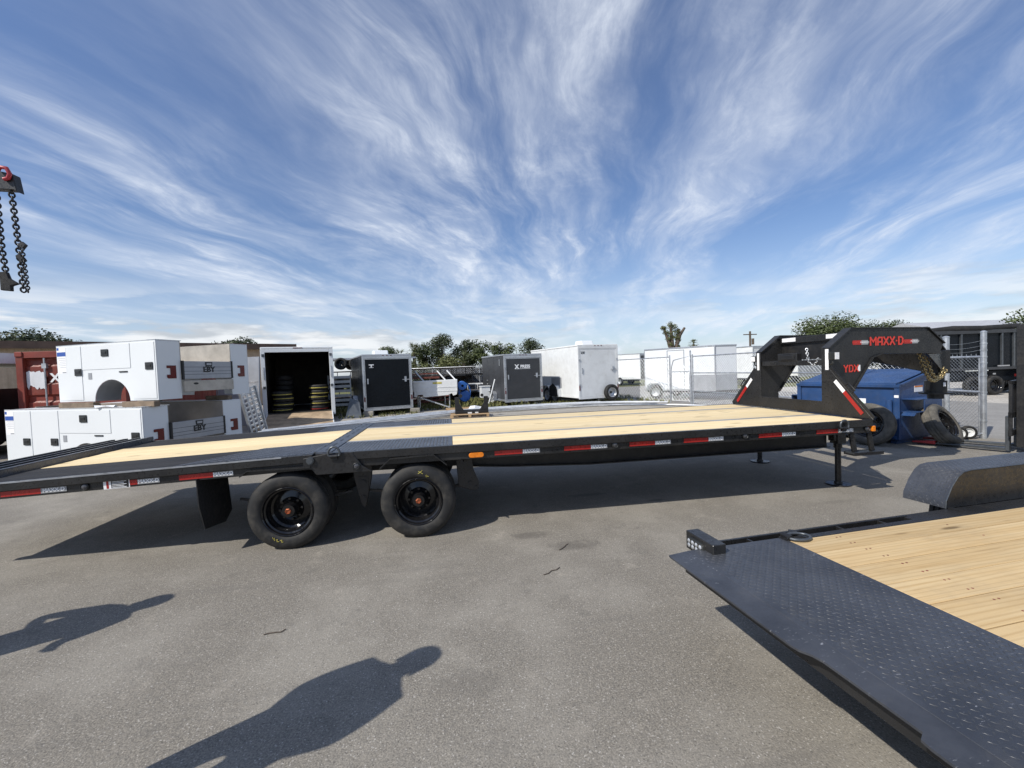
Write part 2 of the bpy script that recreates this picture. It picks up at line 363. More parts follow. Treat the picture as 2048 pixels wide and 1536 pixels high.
def m_ground():
    g = G('sandy_grass_ground'); v = g.wvec()
    f = g.noise(v, 30, 5, .7); gr = g.noise(v, .35, 6, .65); p = g.noise(v, 4, 5, .7)
    sand = g.mix(g.rng(f, .3, .7), (.24,.21,.17), (.42,.39,.33)); grass = g.mix(g.rng(p, .3, .7), (.055,.075,.022), (.14,.135,.05))
    g.bump(f, .6, .02); return g.done(g.mix(g.rng(gr, .46, .58), sand, grass), .95, 0., .2)
MT['ground'] = m_ground()
def m_simple_ground(name, a, b, scale, bump=.4, dist=.01):
    g = G(name); v = g.wvec(); f = g.noise(v, scale, 6, .7); p = g.noise(v, scale*.06, 4, .6)
    g.bump(f, bump, dist); return g.done(g.mix(g.rng(p, .3, .7, 0, .6), g.mix(g.rng(f, .3, .7), a, b), sc_(a, .85)), .92, 0., .25)
MT['road'] = m_simple_ground('worn_concrete_road', (.24,.23,.215), (.33,.32,.30), 25)
MT['shell'] = m_simple_ground('white_shell_gravel', (.34,.31,.27), (.66,.63,.57), 18, .8, .03)
MT['gravel'] = m_simple_ground('pale_gravel', (.28,.26,.225), (.46,.43,.38), 32, .7, .02)
MT['grass'] = m_simple_ground('dry_grass', (.10,.115,.04), (.22,.20,.085), 20, .8, .03)
def m_leaf(name, a, b):
    g = G(name); n = g.noise(g.wvec(), 1.3, 5, .7); n2 = g.noise(g.wvec(), 22, 2, .5)
    col = g.mix(g.rng(n, .35, .7), a, b); col = g.mix(g.rng(n2, .3, .75, 0, .55), col, sc_(b, 1.35))
    g.bs.inputs['Subsurface Weight'].default_value = 0
    return g.done(col, .55, 0., .35)
MT['leaf'] = m_leaf('leaf_green', (.028,.042,.016), (.085,.105,.035))
MT['leaf_dark'] = m_leaf('leaf_dark', (.018,.028,.012), (.06,.075,.028))
MT['leaf_olive'] = m_leaf('leaf_olive', (.05,.06,.02), (.14,.15,.055))
MT['frond'] = m_leaf('palm_frond', (.045,.06,.02), (.13,.14,.06))
MT['weed'] = m_leaf('weed_green', (.06,.075,.02), (.19,.18,.07))
MT['bark'] = paint('bark', (.11,.085,.065), .9, var=.3, scale=9, bump=.5)

# ------------------------------------------------------------------ lettering
TXT = {}
def text_mesh(s, size, extrude=.002, bold=0.0, mat=None):
    key = (s, size, extrude, bold, mat)
    if key in TXT: return TXT[key]
    cu = bpy.data.curves.new('txt', 'FONT'); cu.body = s; cu.size = size; cu.extrude = extrude; cu.offset = bold; cu.align_x = 'CENTER'; cu.align_y = 'CENTER'; cu.resolution_u = 3
    o = bpy.data.objects.new('txt', cu); COL.objects.link(o); bpy.context.view_layer.update()
    me = bpy.data.meshes.new_from_object(o.evaluated_get(bpy.context.evaluated_depsgraph_get())); bpy.data.objects.remove(o); bpy.data.curves.remove(cu)
    me.materials.clear(); me.materials.append(MT[mat]); TXT[key] = me; return me
def letter(parent, s, size, mat, loc, rot, name='lettering', extrude=.002, bold=0.0):
    return obj(name, text_mesh(s, size, extrude, bold, mat), None, parent, loc=loc, rot=rot)
FACE_MY = (R(90), 0, 0)          # reads from -Y
GL = {'M': (.84, [[(0,0),(0,1),(.42,.42),(.84,1),(.84,0)]]), 'A': (.66, [[(0,0),(0,.78),(.2,1),(.66,1),(.66,0)], [(0,.4),(.66,.4)]]),
      'X': (.68, [[(0,0),(.68,1)], [(0,1),(.68,0)]]), '.': (.1, [[(.03,.5),(.07,.5)]]), 'D': (.62, [[(0,0),(0,1),(.4,1),(.62,.78),(.62,.22),(.4,0),(0,0)]]),
      'Y': (.66, [[(0,1),(.33,.5),(.66,1)], [(.33,.5),(.33,0)]])}
def strokes(text, h, wd, th=.003):
    """logo drawn with square strokes, in the local XY plane, centred"""
    b = B(); x = 0; k = 0; tot = sum(GL[c][0]*h+.31*h for c in text)-.31*h
    for c in text:
        w, pl = GL[c]
        for poly in pl:
            pts = [Vector((x+p[0]*h-tot/2, p[1]*h-h/2, 0)) for p in poly]
            for p, q in zip(pts, pts[1:]):
                d = (q-p).normalized()*wd*.42; k += 1; t = th+(k % 7)*.00025
                b.beam(p-d+Vector((0,0,t/2)), q+d+Vector((0,0,t/2)), wd, t)
        x += w*h+.31*h
    return b
# ------------------------------------------------------------------ ground
def struct(name, b, mat):
    o = obj(name, b, mat); o['kind'] = 'structure'; return o
def sheet(name, pts, z, mat):
    return struct(name, B().add([(x,y,z) for x, y in pts], [tuple(range(len(pts)))]), mat)
sheet('ground', [(-1500,-1500),(1500,-1500),(1500,1500),(-1500,1500)], -.030, MT['ground'])
rg = random.Random(3)
edge = [(5.45,11.0)]+[(x, 9.3+rg.uniform(-.35,.35)) for x in [4.6-.55*i for i in range(34)]]+[(-14.5,9.0),(-60,9.0)]
sheet('asphalt_lot', [(-60,-60),(30,-60),(30,-6),(5.6,-1.5)]+edge, 0.0, MT['asphalt'])
edge2 = [(x, 16.4+rg.uniform(-.5,.5)) for x in [4.2-.9*i for i in range(22)]]
sheet('gravel_strip', [(-20,8.2),(5.4,8.2),(4.6,13.2),(4.3,15.5)]+edge2+[(-20,16)], -.006, MT['gravel'])
sheet('concrete_road', [(5.45,-2.5),(60,-30),(60,-12),(13.2,3),(12.6,20),(12.6,28),(-9,28.5),(-9,22.5),(3.4,22),(4.6,13)], -.012, MT['road'])
sheet('shell_gravel', [(12.65,3),(24,-3),(40,6),(40,16),(12.65,20)], -.018, MT['shell'])
sheet('grass_verge', [(12.7,20.2),(60,16),(80,60),(-40,60),(-40,29),(12.7,28.4)], -.020, MT['grass'])

# ------------------------------------------------------------------ shared wheel parts
TP = [(.238,.030),(.256,.012),(.285,.001),(.330,.004),(.358,.016),(.376,.032),(.384,.046),(.385,.062),(.376,.064),(.376,.070),(.385,.072),
      (.385,.098),(.375,.100),(.375,.115),(.385,.117),(.385,.143),(.376,.145),(.376,.151),(.385,.153),(.384,.169),(.376,.183),(.358,.199),(.330,.211),(.285,.214),(.256,.203),(.238,.185)]
RP = [(.240,.026),(.247,.014),(.241,.008),(.231,.018),(.227,.038),(.213,.046),(.209,.075),(.203,.082),(.200,.135),(.180,.150),(.120,.135),(.095,.150),(.0,.150)]
def tyre_b(s=1.0, w=1.0, n=40):
    return B().lathe([(r*s, (h-.107)*w) for r, h in TP], (0,0,0), 'y', n, closed=True)
def rim_b(s=1.0, w=1.0, n=40, dish=1.0):
    """bright side towards -Y"""
    return B().lathe([(r*s, (.02+(h-.02)*dish-.107)*w) for r, h in RP]+[(0.0, (.02+.15*dish-.107)*w)][:0], (0,0,0), 'y', n)
def lugs_b(s=1.0, y=.03, n=8, rad=.105):
    b = B()
    for i in range(n):
        t = 2*math.pi*i/n; x, z = math.cos(t)*rad*s, math.sin(t)*rad*s
        b.cyl((x, y-.022, z), (x, y, z), .013*s, 6)
    return b
TY_ME = {}
def tyre_mesh(kind, s, w):
    k = (kind, s, w)
    if k not in TY_ME:
        me = {'tyre': tyre_b, 'rim': rim_b}[kind](s, w).mesh(kind); me.shade_smooth(); me.set_sharp_from_angle(angle=R(35)); TY_ME[k] = me
    return TY_ME[k]
def link(name, me, mat, parent, loc=None, rot=None):
    o = bpy.data.objects.new(name, me); COL.objects.link(o); o.parent = parent
    if not me.materials: me.materials.append(mat)
    if loc is not None: o.location = loc
    if rot is not None: o.rotation_euler = rot
    return o
def trailer_wheel(parent, x, y, r=.33, rim='silver', face=-1):
    """small background wheel; face=-1 rim towards local -y, +1 towards +y"""
    s = r/.385
    t = link('wheel', tyre_mesh('tyre', s, s), MT['tyre'], parent, (x,y,r), (0,0,0 if face < 0 else math.pi))
    me = tyre_mesh('rim', s, s)
    if rim == 'silver':
        if ('rs', s) not in TY_ME: TY_ME[('rs', s)] = me.copy(); TY_ME[('rs', s)].materials.clear()
        me = TY_ME[('rs', s)]
    link('rim', me, MT['silver'] if rim == 'silver' else MT['gloss'], t)
    return t

# ------------------------------------------------------------------ tread plate lugs
def lug_field(x0, x1, y0, y1, z, pitch=.034, L_=.024, Wd=.0075, h=.0018, clip=None, xf=None):
    b = B(); ny = int((y1-y0)/pitch); nx = int((x1-x0)/pitch)
    for i in range(nx):
        for j in range(ny):
            cx, cy = x0+(i+.5)*pitch, y0+(j+.5)*pitch
            if clip and not clip(cx, cy): continue
            a = R(45) if (i+j) % 2 else R(-45)
            c, s = math.cos(a), math.sin(a)
            def P(u, v, w): return (cx+u*c-v*s, cy+u*s+v*c, z+w)
            vs = [P(-L_/2,0,0),P(0,-Wd/2,0),P(L_/2,0,0),P(0,Wd/2,0),P(-L_*.3,0,h),P(0,-Wd*.22,h),P(L_*.3,0,h),P(0,Wd*.22,h)]
            if xf: vs = [xf(q) for q in vs]
            b.add(vs, [(4,5,6,7),(0,1,5,4),(1,2,6,5),(2,3,7,6),(3,0,4,7)])
    return b
# ------------------------------------------------------------------ long gooseneck flatbed (main subject)
TR = thing('gooseneck_trailer', 'long black gooseneck flatbed trailer with yellow pine deck and red lettering on its raised neck', 'trailer', (0,0,0))
BK = MT['black']; HX = -6.42; ZD = .945; WT = 2.59
fr = B()
fr.box(HX+.02, 0, 0, .055, .865, ZD).box(HX+.02, 0, WT-.055, WT, .865, ZD)
fr.box(HX+.02, -.0, .03, .11, .785, .866).box(HX+.02, 0, WT-.11, WT-.03, .785, .866)
fr.box(-.06, 0, .056, WT-.056, .79, ZD-.002)
for i in range(15): 
    x = -6.2+i*.42; fr.box(x, x+.05, .11, WT-.11, .80, .885)
frame = obj('deck_frame', fr, BK, TR, bevel=.004)
# main beams with the belly dropping behind the axles
mb = B()
for y in (.60, 1.97):
    prof = [(-6.9,.80),(-6.9,.62),(-5.0,.60),(-4.4,.555),(-3.4,.512),(-.05,.515),(-.05,.80)]
    mb.prism(prof, 'xz', y, y+.02)
    mb.prism([(x, z) for x, z in [(-5.0,.60),(-4.4,.555),(-3.4,.512),(-.05,.515),(-.05,.527),(-3.4,.524),(-4.4,.567),(-5.0,.612)]], 'xz', y-.06, y+.08)
obj('main_beams', mb, MT['black2'], TR)
# tall pieces of angle behind the tape: tie-down rail and stake slots
for x in [-5.9+.62*i for i in range(10)]: obj('rope_hook', B().cyl((x-.07,.018,.862), (x+.10,.018,.862), .008, 6), MT['black2'], TR)
pk = B()
for x in (-4.62,-3.9,-3.1,-2.2,-1.35,-.62): pk.box(x, x+.012, -.004, .004, .935, .952).box(x+.2, x+.212, -.004, .004, .935, .952)
obj('rail_weld', pk, MT['steel'], TR, kind='stuff')

def planks(parent, x0, x1, ys, z, mat, th=.038, gap=.004):
    """individual boards running along X; ys = list of board edges"""
    me = {}
    for a, b_ in zip(ys, ys[1:]):
        w = b_-a-gap; key = round(w, 3)
        if key not in me:
            q = B().box(-(x1-x0)/2, (x1-x0)/2, -w/2, w/2, -th, 0).mesh('plank'); q.materials.append(mat); me[key] = q
        o = bpy.data.objects.new('plank', me[key]); COL.objects.link(o); o.parent = parent
        o.location = ((x0+x1)/2, (a+b_)/2, z+random.uniform(-.0012,.0012)); md = o.modifiers.new('bevel', 'BEVEL'); md.width = .003; md.segments = 1
def steps(a, b, n): return [a+(b-a)*i/n for i in range(n+1)]
PX = -5.05; S1, S2 = .70, 1.93
planks(frame, PX+.003, -.065, steps(.058, S1-.035, 4), ZD-.004, MT['pine'])
planks(frame, HX+.16, -.065, steps(S1+.035, S2-.035, 6), ZD-.004, MT['pine'])
planks(frame, PX+.003, -.065, steps(S2+.035, WT-.058, 4), ZD-.004, MT['pine'])
for y in (S1, S2):
    obj('deck_strip', B().box(HX+.16, -.065, y-.033, y+.033, .90, ZD-.001), MT['strip'], frame, bevel=.003)
# tread plates over the axles
for y0, y1 in ((.056, S1-.034), (S2+.034, WT-.056)):
    pl = obj('tread_plate', B().box(HX+.16, PX, y0, y1, .91, ZD-.002), MT['plate'], frame)
    obj('tread_lugs', lug_field(HX+.18, PX-.01, y0+.01, y1-.01, ZD-.002, .036, .027, .009, .0025), MT['lug'], pl, kind='stuff')
# hinge across the deck
hb = B().box(HX+.005, HX+.155, .056, WT-.056, .90, ZD+.006)
hinge = obj('hinge_plate', hb, MT['plate'], TR, bevel=.003)
for i in range(13):
    y = .07+i*.19; obj('hinge_knuckle', B().cyl((HX-.005, y, ZD-.006), (HX-.005, y+(.11 if i % 2 else .15), ZD-.006), .017, 10), MT['steel'], hinge, smooth=40)
for i in range(8): obj('hinge_slot', B().box(HX+.07, HX+.085, .15+i*.3, .15+i*.3+.14, ZD+.006, ZD+.008), MT['blackink'], hinge)

# ---- dovetail, hinged a touch downhill
DV = obj('dovetail', (lambda b: (b.box(-3.62, -.012, 0, .05, -.078, 0), b.box(-3.62, -.012, WT-.05, WT, -.078, 0), b.box(-3.62,-.012,.03,.1,-.155,-.08), b.box(-3.62,-.012,WT-.1,WT-.03,-.155,-.08),
      [b.box(-3.5+i*.44, -3.45+i*.44, .1, WT-.1, -.14, -.055) for i in range(8)], b)[-1])(B()), BK, TR, bevel=.004, loc=(HX, 0, ZD-.004), rot=(0, -R(1.75), 0))
DX0 = -2.98
planks(DV, DX0, -.70, steps(.052, S1+.03, 4), -.006, MT['black_plank'])
planks(DV, DX0, -.015, steps(S1+.03, S2-.03, 6), -.004, MT['pine'])
planks(DV, DX0, -.55, steps(S2-.03, WT-.052, 4), -.004, MT['black_plank'])
pl = obj('tread_plate', B().prism([(-1.295,.052),(-.013,.052),(-.013,S1+.028),(-.75,S1+.028)], 'xy', -.0035, .003), MT['plate'], DV)
obj('tread_lugs', lug_field(-1.25, -.03, .065, S1+.01, .003, .036, .027, .009, .0025, clip=lambda x, y: x > -1.26+(y-.052)*.80), MT['lug'], pl, kind='stuff')
pl2 = obj('tread_plate', B().box(-.545, -.013, S2-.028, WT-.052, -.03, -.003), MT['plate'], DV)
obj('tread_lugs', lug_field(-.53, -.03, S2, WT-.07, -.003, .036, .027, .009, .0025), MT['lug'], pl2, kind='stuff')
edge_p = B().box(-3.62, DX0-.006, .052, WT-.052, -.06, -.012)
obj('rear_pan', edge_p, MT['black2'], DV)
for i, x in enumerate((-3.05, -3.22, -3.39, -3.56)):
    q = B().box(x-.006, x+.006, .0, WT, -.06, .055).box(x-.05, x+.006, .0, WT, .055, .064)
    obj('cleat_bar', q, MT['black2'] if i else MT['plate'], DV, bevel=.002)
wl = B()
for i in range(9):
    x = -3.3+.36*i+random.uniform(-.05,.05); wl.box(x, x+.03, -.003, .006, -.006, .004)
obj('rail_weld', wl, MT['steel'], DV, kind='stuff')
ed = obj('lip_highlight', B().box(-3.55, -.3, -.004, .010, -.010, .003), MT['strip'], DV)  # pale tone paints in the bright highlight along the dovetail's near edge
# hinge gusset, D-rings
gz = B().prism([(-6.52,.80),(-6.52,.905),(-6.30,.94),(-6.05,.94),(-5.96,.80),(-5.86,.735),(-6.40,.735),(-6.44,.79)], 'xz', -.008, .028)
obj('hinge_gusset', gz, BK, TR, bevel=.004)
obj('hinge_pin', B().cyl((-6.448,-.03,.885), (-6.448,.05,.885), .036, 18).cyl((-6.448,-.036,.885), (-6.448,-.03,.885), .026, 18), MT['steel'], TR, smooth=40)
def d_ring(parent, x, y, z, r=.055, ax='y', tilt=0):
    g_ = obj('d_ring', B().tube([(x+math.cos(t)*r, y+math.sin(tilt)*math.sin(t)*r*1.2, z+math.cos(tilt)*math.sin(t)*r*1.15) for t in [math.pi*(-.12+1.24*i/16) for i in range(17)]]+[(x-r*.6,y,z-r*.5),(x+r*.6,y,z-r*.5)], .011, 8, closed=True), MT['steel'], parent, smooth=60)
    obj('clip', B().cyl((x-.032,y-.004,z-.03), (x+.032,y-.004,z-.03), .018, 10).box(x-.03,x+.03,y,y+.02,z-.07,z-.02), MT['black2'], g_, smooth=40)
d_ring(TR, -6.22, -.025, .945)
d_ring(TR, -.43, -.03, .90)
# fender lips over the tyres (near and far)
for ys in ((-.03,.10), (WT-.10,WT+.03)):
    for pp in ([(-5.79,.748),(-5.68,.846),(-5.245,.858),(-5.115,.745)], [(-7.10,.765),(-7.03,.815),(-6.45,.815)]):
        obj('fender_lip', B().prism(pp+[(x, z+.012) for x, z in pp[::-1]], 'xz', *ys), BK, TR)
pan = B().prism([(-7.05,.80),(-6.95,.84),(-5.0,.84),(-4.93,.73),(-4.94,.72),(-5.03,.828),(-6.94,.828)], 'xz', .11, .6)
obj('wheel_well', pan, MT['black2'], TR)
# wheels: two dual sets each side
AX = (-6.697, -5.422)
hub_me = B().lathe([(.078,.05),(.078,-.01),(.066,-.025),(.06,-.055),(.0,-.055)], (0,0,0), 'y', 24).mesh('hub'); hub_me.shade_smooth(); hub_me.set_sharp_from_angle(angle=R(30)); hub_me.materials.append(MT['gloss'])
cap_b = B().lathe([(.030,0),(.030,-.012),(.023,-.018),(.021,-.010),(.0,-.008)], (0,0,0), 'y', 6); cap_me = cap_b.mesh('hub_cap'); cap_me.materials.append(MT['copper'])
lug_me = lugs_b(1.0, .028).mesh('lug_nuts'); lug_me.materials.append(MT['gloss'])
for si, (yo, yi, rz) in enumerate(((.105,.35,0), (WT-.105,WT-.35,math.pi))):
    for x in AX:
        o = link('wheel', tyre_mesh('tyre',1.0,1.0), MT['tyre'], TR, (x,yo,.383), (0,R(13*si+40*(x < -6)),rz))
        rm = link('rim', tyre_mesh('rim',1.0,1.0), MT['gloss'], o); link('lug_nuts', lug_me, None, o)
        link('hub', hub_me, None, o, (0,-.012,0)); link('hub_cap', cap_me, None, o, (0,-.066,0))
        link('wheel', tyre_mesh('tyre',1.0,1.0), MT['tyre'], TR, (x,yi,.383), (0,R(20),rz))
# crayon marks on the tyres
def scribble(parent, pts_list, x, z, y, name='crayon_mark', mat='yellowink', s=1.0, r=.0028):
    b = B()
    for pts in pts_list: b.tube([(x+p[0]*s, y, z+p[1]*s) for p in pts], r, 5)
    return obj(name, b, MT[mat], parent)
scribble(TR, [[(-.02,.02),(.025,-.012)],[(-.022,-.008),(.02,.022)],[(.05,-.03),(.062,-.05),(.06,-.02),(.075,-.045),(.085,-.04)]], -5.39, .383+.300, -.0025)
scribble(TR, [[(-.05,.025),(-.045,.005),(-.03,.02),(-.035,-.01)],[(-.02,-.005),(-.005,0),(-.012,-.022),(.006,-.022)],[(.018,-.012),(.035,-.008),(.028,-.03),(.045,-.03)]], -6.79, .383-.262, -.0025)
# suspension hangers, springs, axles, flaps
for y in (.26, WT-.29):
    hg = B().prism([(-6.11,.74),(-5.91,.74),(-5.92,.62),(-5.985,.33),(-6.01,.295),(-6.04,.33),(-6.105,.62)], 'xz', y, y+.03)
    obj('spring_hanger', hg, BK, TR, bevel=.004)
    obj('hanger_boss', B().cyl((-6.012,y-.012,.40), (-6.012,y,.40), .026, 14), MT['black2'], TR)
    rb = B().prism([(-6.06,.63),(-5.955,.63),(-5.96,.50),(-6.055,.50)], 'xz', y-.006, y).cyl((-6.01,y-.018,.565), (-6.01,y-.006,.565), .03, 14)
    obj('hanger_boss', rb, MT['black2'], TR)
    h2 = B().prism([(-5.02,.74),(-4.84,.74),(-4.83,.62),(-4.77,.47),(-4.80,.385),(-4.86,.39),(-5.0,.44)], 'xz', y, y+.03)
    obj('spring_hanger', h2, BK, TR, bevel=.004)
    obj('hanger_boss', B().cyl((-4.87,y-.012,.47), (-4.87,y,.47), .025, 12), MT['black2'], TR); obj('hanger_boss', B().cyl((-4.80,y-.012,.42), (-4.80,y,.42), .02, 12), MT['black2'], TR)
    sp = B()
    for x in AX:
        for k in range(4):
            ln = .56-.1*k
            sp.tube([(x+ln*t, y+.05, .47-.012*k-.07*(1-t*t)) for t in (-1,-.5,0,.5,1)], .016, 4)
    obj('leaf_spring', sp, MT['black2'], TR)
obj('axle', B().cyl((AX[0],.3,.383), (AX[0],WT-.3,.383), .06, 14), MT['black2'], TR, smooth=40)
obj('axle', B().cyl((AX[1],.3,.383), (AX[1],WT-.3,.383), .06, 14), MT['black2'], TR, smooth=40)
for y in (.0, WT-.56):
    fp = B()
    fp.add([(-7.5,y-.0,.77),(-7.5,y+.56,.77),(-7.47,y+.56,.30),(-7.46,y+.40,.22),(-7.46,y+.02,.275),(-7.49,y-.0,.5)], [(0,1,2,3,4,5)])
    o = obj('mud_flap', fp, MT['rubber_flap'], TR); md = o.modifiers.new('thick', 'SOLIDIFY'); md.thickness = .008
# tape, lamps
def tape(parent, x0, x1, x2, z, y=.0265, hh=.024, slope=0, txt=True):
    rd = obj('red_tape', B().box(x0, x1, y-.001, y+.003, z-hh, z+hh), MT['redtape'], parent)
    letter(rd, 'MAXX-D', .034, 'redink', ((x0+x1)/2, y-.0012, z), FACE_MY, extrude=.0004)
    sv = obj('silver_tape', B().box(x1+.001, x2, y-.0012, y+.003, z-hh, z+hh), MT['silvertape'], parent)
    if txt: letter(sv, 'MAXX-D', .046, 'whiteink', ((x1+x2)/2, y-.0016, z), FACE_MY, extrude=.0004, bold=.0015)
for a, b_, c in ((-4.61,-4.31,-4.12),(-3.85,-3.55,-3.36),(-3.10,-2.80,-2.61),(-2.45,-2.15,-1.96),(-1.51,-1.21,-1.03),(-.75,-.46,-.25)): tape(TR, a, b_, c, .832)
for a, b_, c in ((-2.72,-2.40,-2.19),(-1.665,-1.60,-1.41),(-1.24,-.94,-.76)): tape(DV, a, b_, c, -.112)
st = obj('warning_sticker', B().box(-1.885, -1.665, .0235, .03, -.155, -.075), MT['whiteink'], DV)
obj('sticker_panel', B().box(-1.82, -1.672, .0225, .0236, -.150, -.080), MT['blackink'], st)
obj('sticker_bar', B().box(-1.86, -1.84, .0225, .0236, -.150, -.080), MT['redtape'], st)
ln = B()
for i in range(5): ln.box(-1.812, -1.69-.02*(i % 2), .0215, .0226, -.146+i*.0135, -.141+i*.0135)
obj('sticker_lines', ln, MT['whiteink'], st)
def marker(parent, x, z, y=.028, mat='dark_lens'):
    o = obj('marker_lamp', B().lathe([(.036,0),(.036,-.012),(.030,-.018),(.026,-.012)], (x,y,z), 'y', 20), MT['dark'], parent, smooth=40)
    obj('lens', B().lathe([(.027,-.010),(.018,-.017),(0,-.019)], (x,y,z), 'y', 20), MT[mat], o, smooth=60)
for x, z in ((-6.014,.80),(-3.271,.838),(-1.689,.846),(-.06,.836)): marker(TR, x, z, .028 if x > -5.9 else -.009)
marker(DV, -2.04, -.112)
sd = obj('side_lamp', B().prism([(-4.805+math.copysign(.055,math.cos(t))+.034*math.cos(t), .828+.034*math.sin(t)) for t in [2*math.pi*(i+.5)/20 for i in range(20)]], 'xz', .016, .032), MT['dark'], TR)
obj('lens', B().prism([(-4.805+math.copysign(.052,math.cos(t))+.027*math.cos(t), .828+.027*math.sin(t)) for t in [2*math.pi*(i+.5)/20 for i in range(20)]], 'xz', .006, .0165), MT['amber'], sd, bevel=.004)
obj('corner_lamp', B().box(-.012, .03, -.006, .05, .80, .868), MT['amber'], TR, bevel=.006)
# ---- neck
NY = ((.615,.72), (1.87,1.975))
hp = B().prism([(0.0,.945),(WT,.945),(1.99,1.57),(1.975,1.585),(1.975,1.84),(1.87,1.84),(1.87,1.12),(.72,1.12),(.72,1.84),(.615,1.84),(.615,1.585),(.60,1.57)], 'yz', .0, .012)
neck = obj('head_board', hp, BK, TR, bevel=.003)
obj('gusset_edge', (lambda b: (b.beam((.006,.012,.952),(.006,.595,1.565),.075,.01,(1,0,0)), b.beam((.006,WT-.012,.952),(.006,1.995,1.565),.075,.01,(1,0,0)), b)[-1])(B()), BK, neck)
prof = [(.013,.945),(.013,1.842),(.36,2.105),(1.60,2.085),(1.87,1.86),(1.80,1.72),(1.57,1.735),(.86,1.75),(.70,1.70),(.46,1.36),(.335,1.19),(.33,.945)]
for i, (a, b_) in enumerate(NY):
    q = B().prism(prof, 'xz', a+.012, b_-.012)
    nb = obj('neck_beam', q, BK, TR, bevel=.004)
    fl = B()
    for p, q2 in zip(prof[1:4], prof[2:5]):
        fl.beam((p[0],(a+b_)/2,p[1]), (q2[0],(a+b_)/2,q2[1]), b_-a+.02, .014)
    for p, q2 in zip(prof[5:10], prof[6:11]):
        fl.beam((p[0],(a+b_)/2,p[1]), (q2[0],(a+b_)/2,q2[1]), b_-a+.03, .014)
    obj('flange', fl, BK, nb)
# arms running in to the coupler
CP = Vector((2.62, 1.295, 0))
for (a, b_), yc in zip(NY, (1.19, 1.40)):
    y0 = (a+b_)/2
    arm = B(); A0 = (1.60,y0,2.085); A1 = (2.56,yc,1.77); B0 = (1.62,y0,1.725); B1 = (2.60,yc,1.42); t = .035
    vs = []
    for p in (A0, A1, B1, B0): vs += [(p[0]-t*.5, p[1]-t, p[2]), (p[0]+t*.5, p[1]+t, p[2])]
    arm.add(vs, [(0,2,4,6),(1,7,5,3),(0,1,3,2),(2,3,5,4),(4,5,7,6),(6,7,1,0)])
    ar = obj('neck_arm', arm, BK, TR, bevel=.004)
    arm2 = B().beam((1.56,y0,2.092),(2.58,yc,1.776),.12,.014)
    obj('flange', arm2, BK, ar)
cc = B().box(2.50, 2.74, 1.17, 1.42, 1.40, 1.77); obj('neck_crossmember', B().box(1.60,1.66,.73,1.86,1.74,2.07), BK, TR, bevel=.006)
obj('coupler_box', cc, BK, TR, bevel=.008)
cp = B().cyl((2.62,1.295,1.42), (2.62,1.295,1.28), .105, 24).cyl((2.62,1.295,1.285), (2.62,1.295,1.10), .135, 24).cyl((2.62,1.295,1.10), (2.62,1.295,1.075), .20, 24).cyl((2.62,1.295,1.075), (2.62,1.295,1.00), .10, 20)
cpl = obj('coupler', cp, MT['black2'], TR, smooth=30)
obj('coupler_label', B().box(2.58,2.62,1.152,1.158,1.20,1.26), MT['whiteink'], cpl)
obj('cross_tube', B().box(.02,.13,.722,1.868,1.615,1.69), BK, TR, bevel=.006)
obj('cross_tube', B().box(.36,.46,.722,1.868,1.96,2.06), BK, TR, bevel=.006)
obj('neck_plate', B().box(.40,.412,.722,1.868,1.70,1.955), MT['black2'], TR)
obj('battery_box', B().box(.012,.10,1.15,1.52,1.68,1.80).box(.0,.014,1.20,1.45,1.70,1.775), MT['black2'], TR, bevel=.01)
obj('tool_box', B().box(.9,1.5,.8,1.78,1.78,2.02), MT['black2'], TR, bevel=.01)
# handles, work lamps, tape on the neck
for yy, s_ in ((.30,-1), (WT-.30,1)):
    yz = [(-.0,.0),(.0+s_*.035,.03),(s_*.125-s_*.0+.0,-.09),(s_*.09,-.12)]
    base = (.37 if s_ < 0 else 2.22)
    obj('grab_handle', B().tube([(.0, base+p[0], 1.345+p[1]) for p in ((0,0),(s_*.05,.04),(s_*.14,-.055),(s_*.09,-.095))], .008, 8), MT['black2'], TR, smooth=60)
for y, s_ in ((.56,-1), (2.03,1)):
    lb = obj('work_lamp', B().box(-.01,.06, y-.055, y+.045, 1.685,1.785).cyl((.02,y,1.63),(.02,y,1.69),.014,8).beam((.02,y,1.635),(.02,y-s_*.06,1.62),.02,.02), MT['dark'], TR, bevel=.01)
    obj('lens', B().box(-.016,-.0105, y-.045, y+.035, 1.695,1.775) if s_ > 0 else B().box(-.005, .055, y-.061, y-.0555, 1.69,1.78), MT['lamp_white'], lb)
tp = lambda pr, mt, nm: obj(nm, pr, MT[mt], TR)
for y0, y1 in ((.605,.655), (1.90,1.945)):
    tp(B().box(-.003,.0005,y0,y1,1.55,1.83), 'whiteink', 'silver_tape')
# slanted red/silver tape on both gussets
for s_ in (0, 1):
    p0, p1, p2 = Vector((.005,.10,1.0)), Vector((.005,.345,1.265)), Vector((.005,.475,1.405))
    f_ = (lambda p: Vector((p.x-.009, WT-p.y, p.z))) if s_ else (lambda p: Vector((p.x-.009, p.y, p.z)))
    off = Vector((0,.035,-.0)) if not s_ else Vector((0,-.035,0))
    obj('red_tape', B().beam(f_(p0)+off, f_(p1)+off, .05, .003, (1,0,0)), MT['redtape'], TR)
    obj('silver_tape', B().beam(f_(p1)+off, f_(p2)+off, .05, .003, (1,0,0)), MT['whiteink'], TR)
for y in (1.05, 1.63): pass
obj('silver_tape', B().box(.355,.3595,1.55,1.82,1.99,2.05), MT['whiteink'], TR)
obj('silver_tape', B().box(.355,.3595,.76,1.0,1.99,2.05), MT['whiteink'], TR)
yn = NY[0][0]+.010
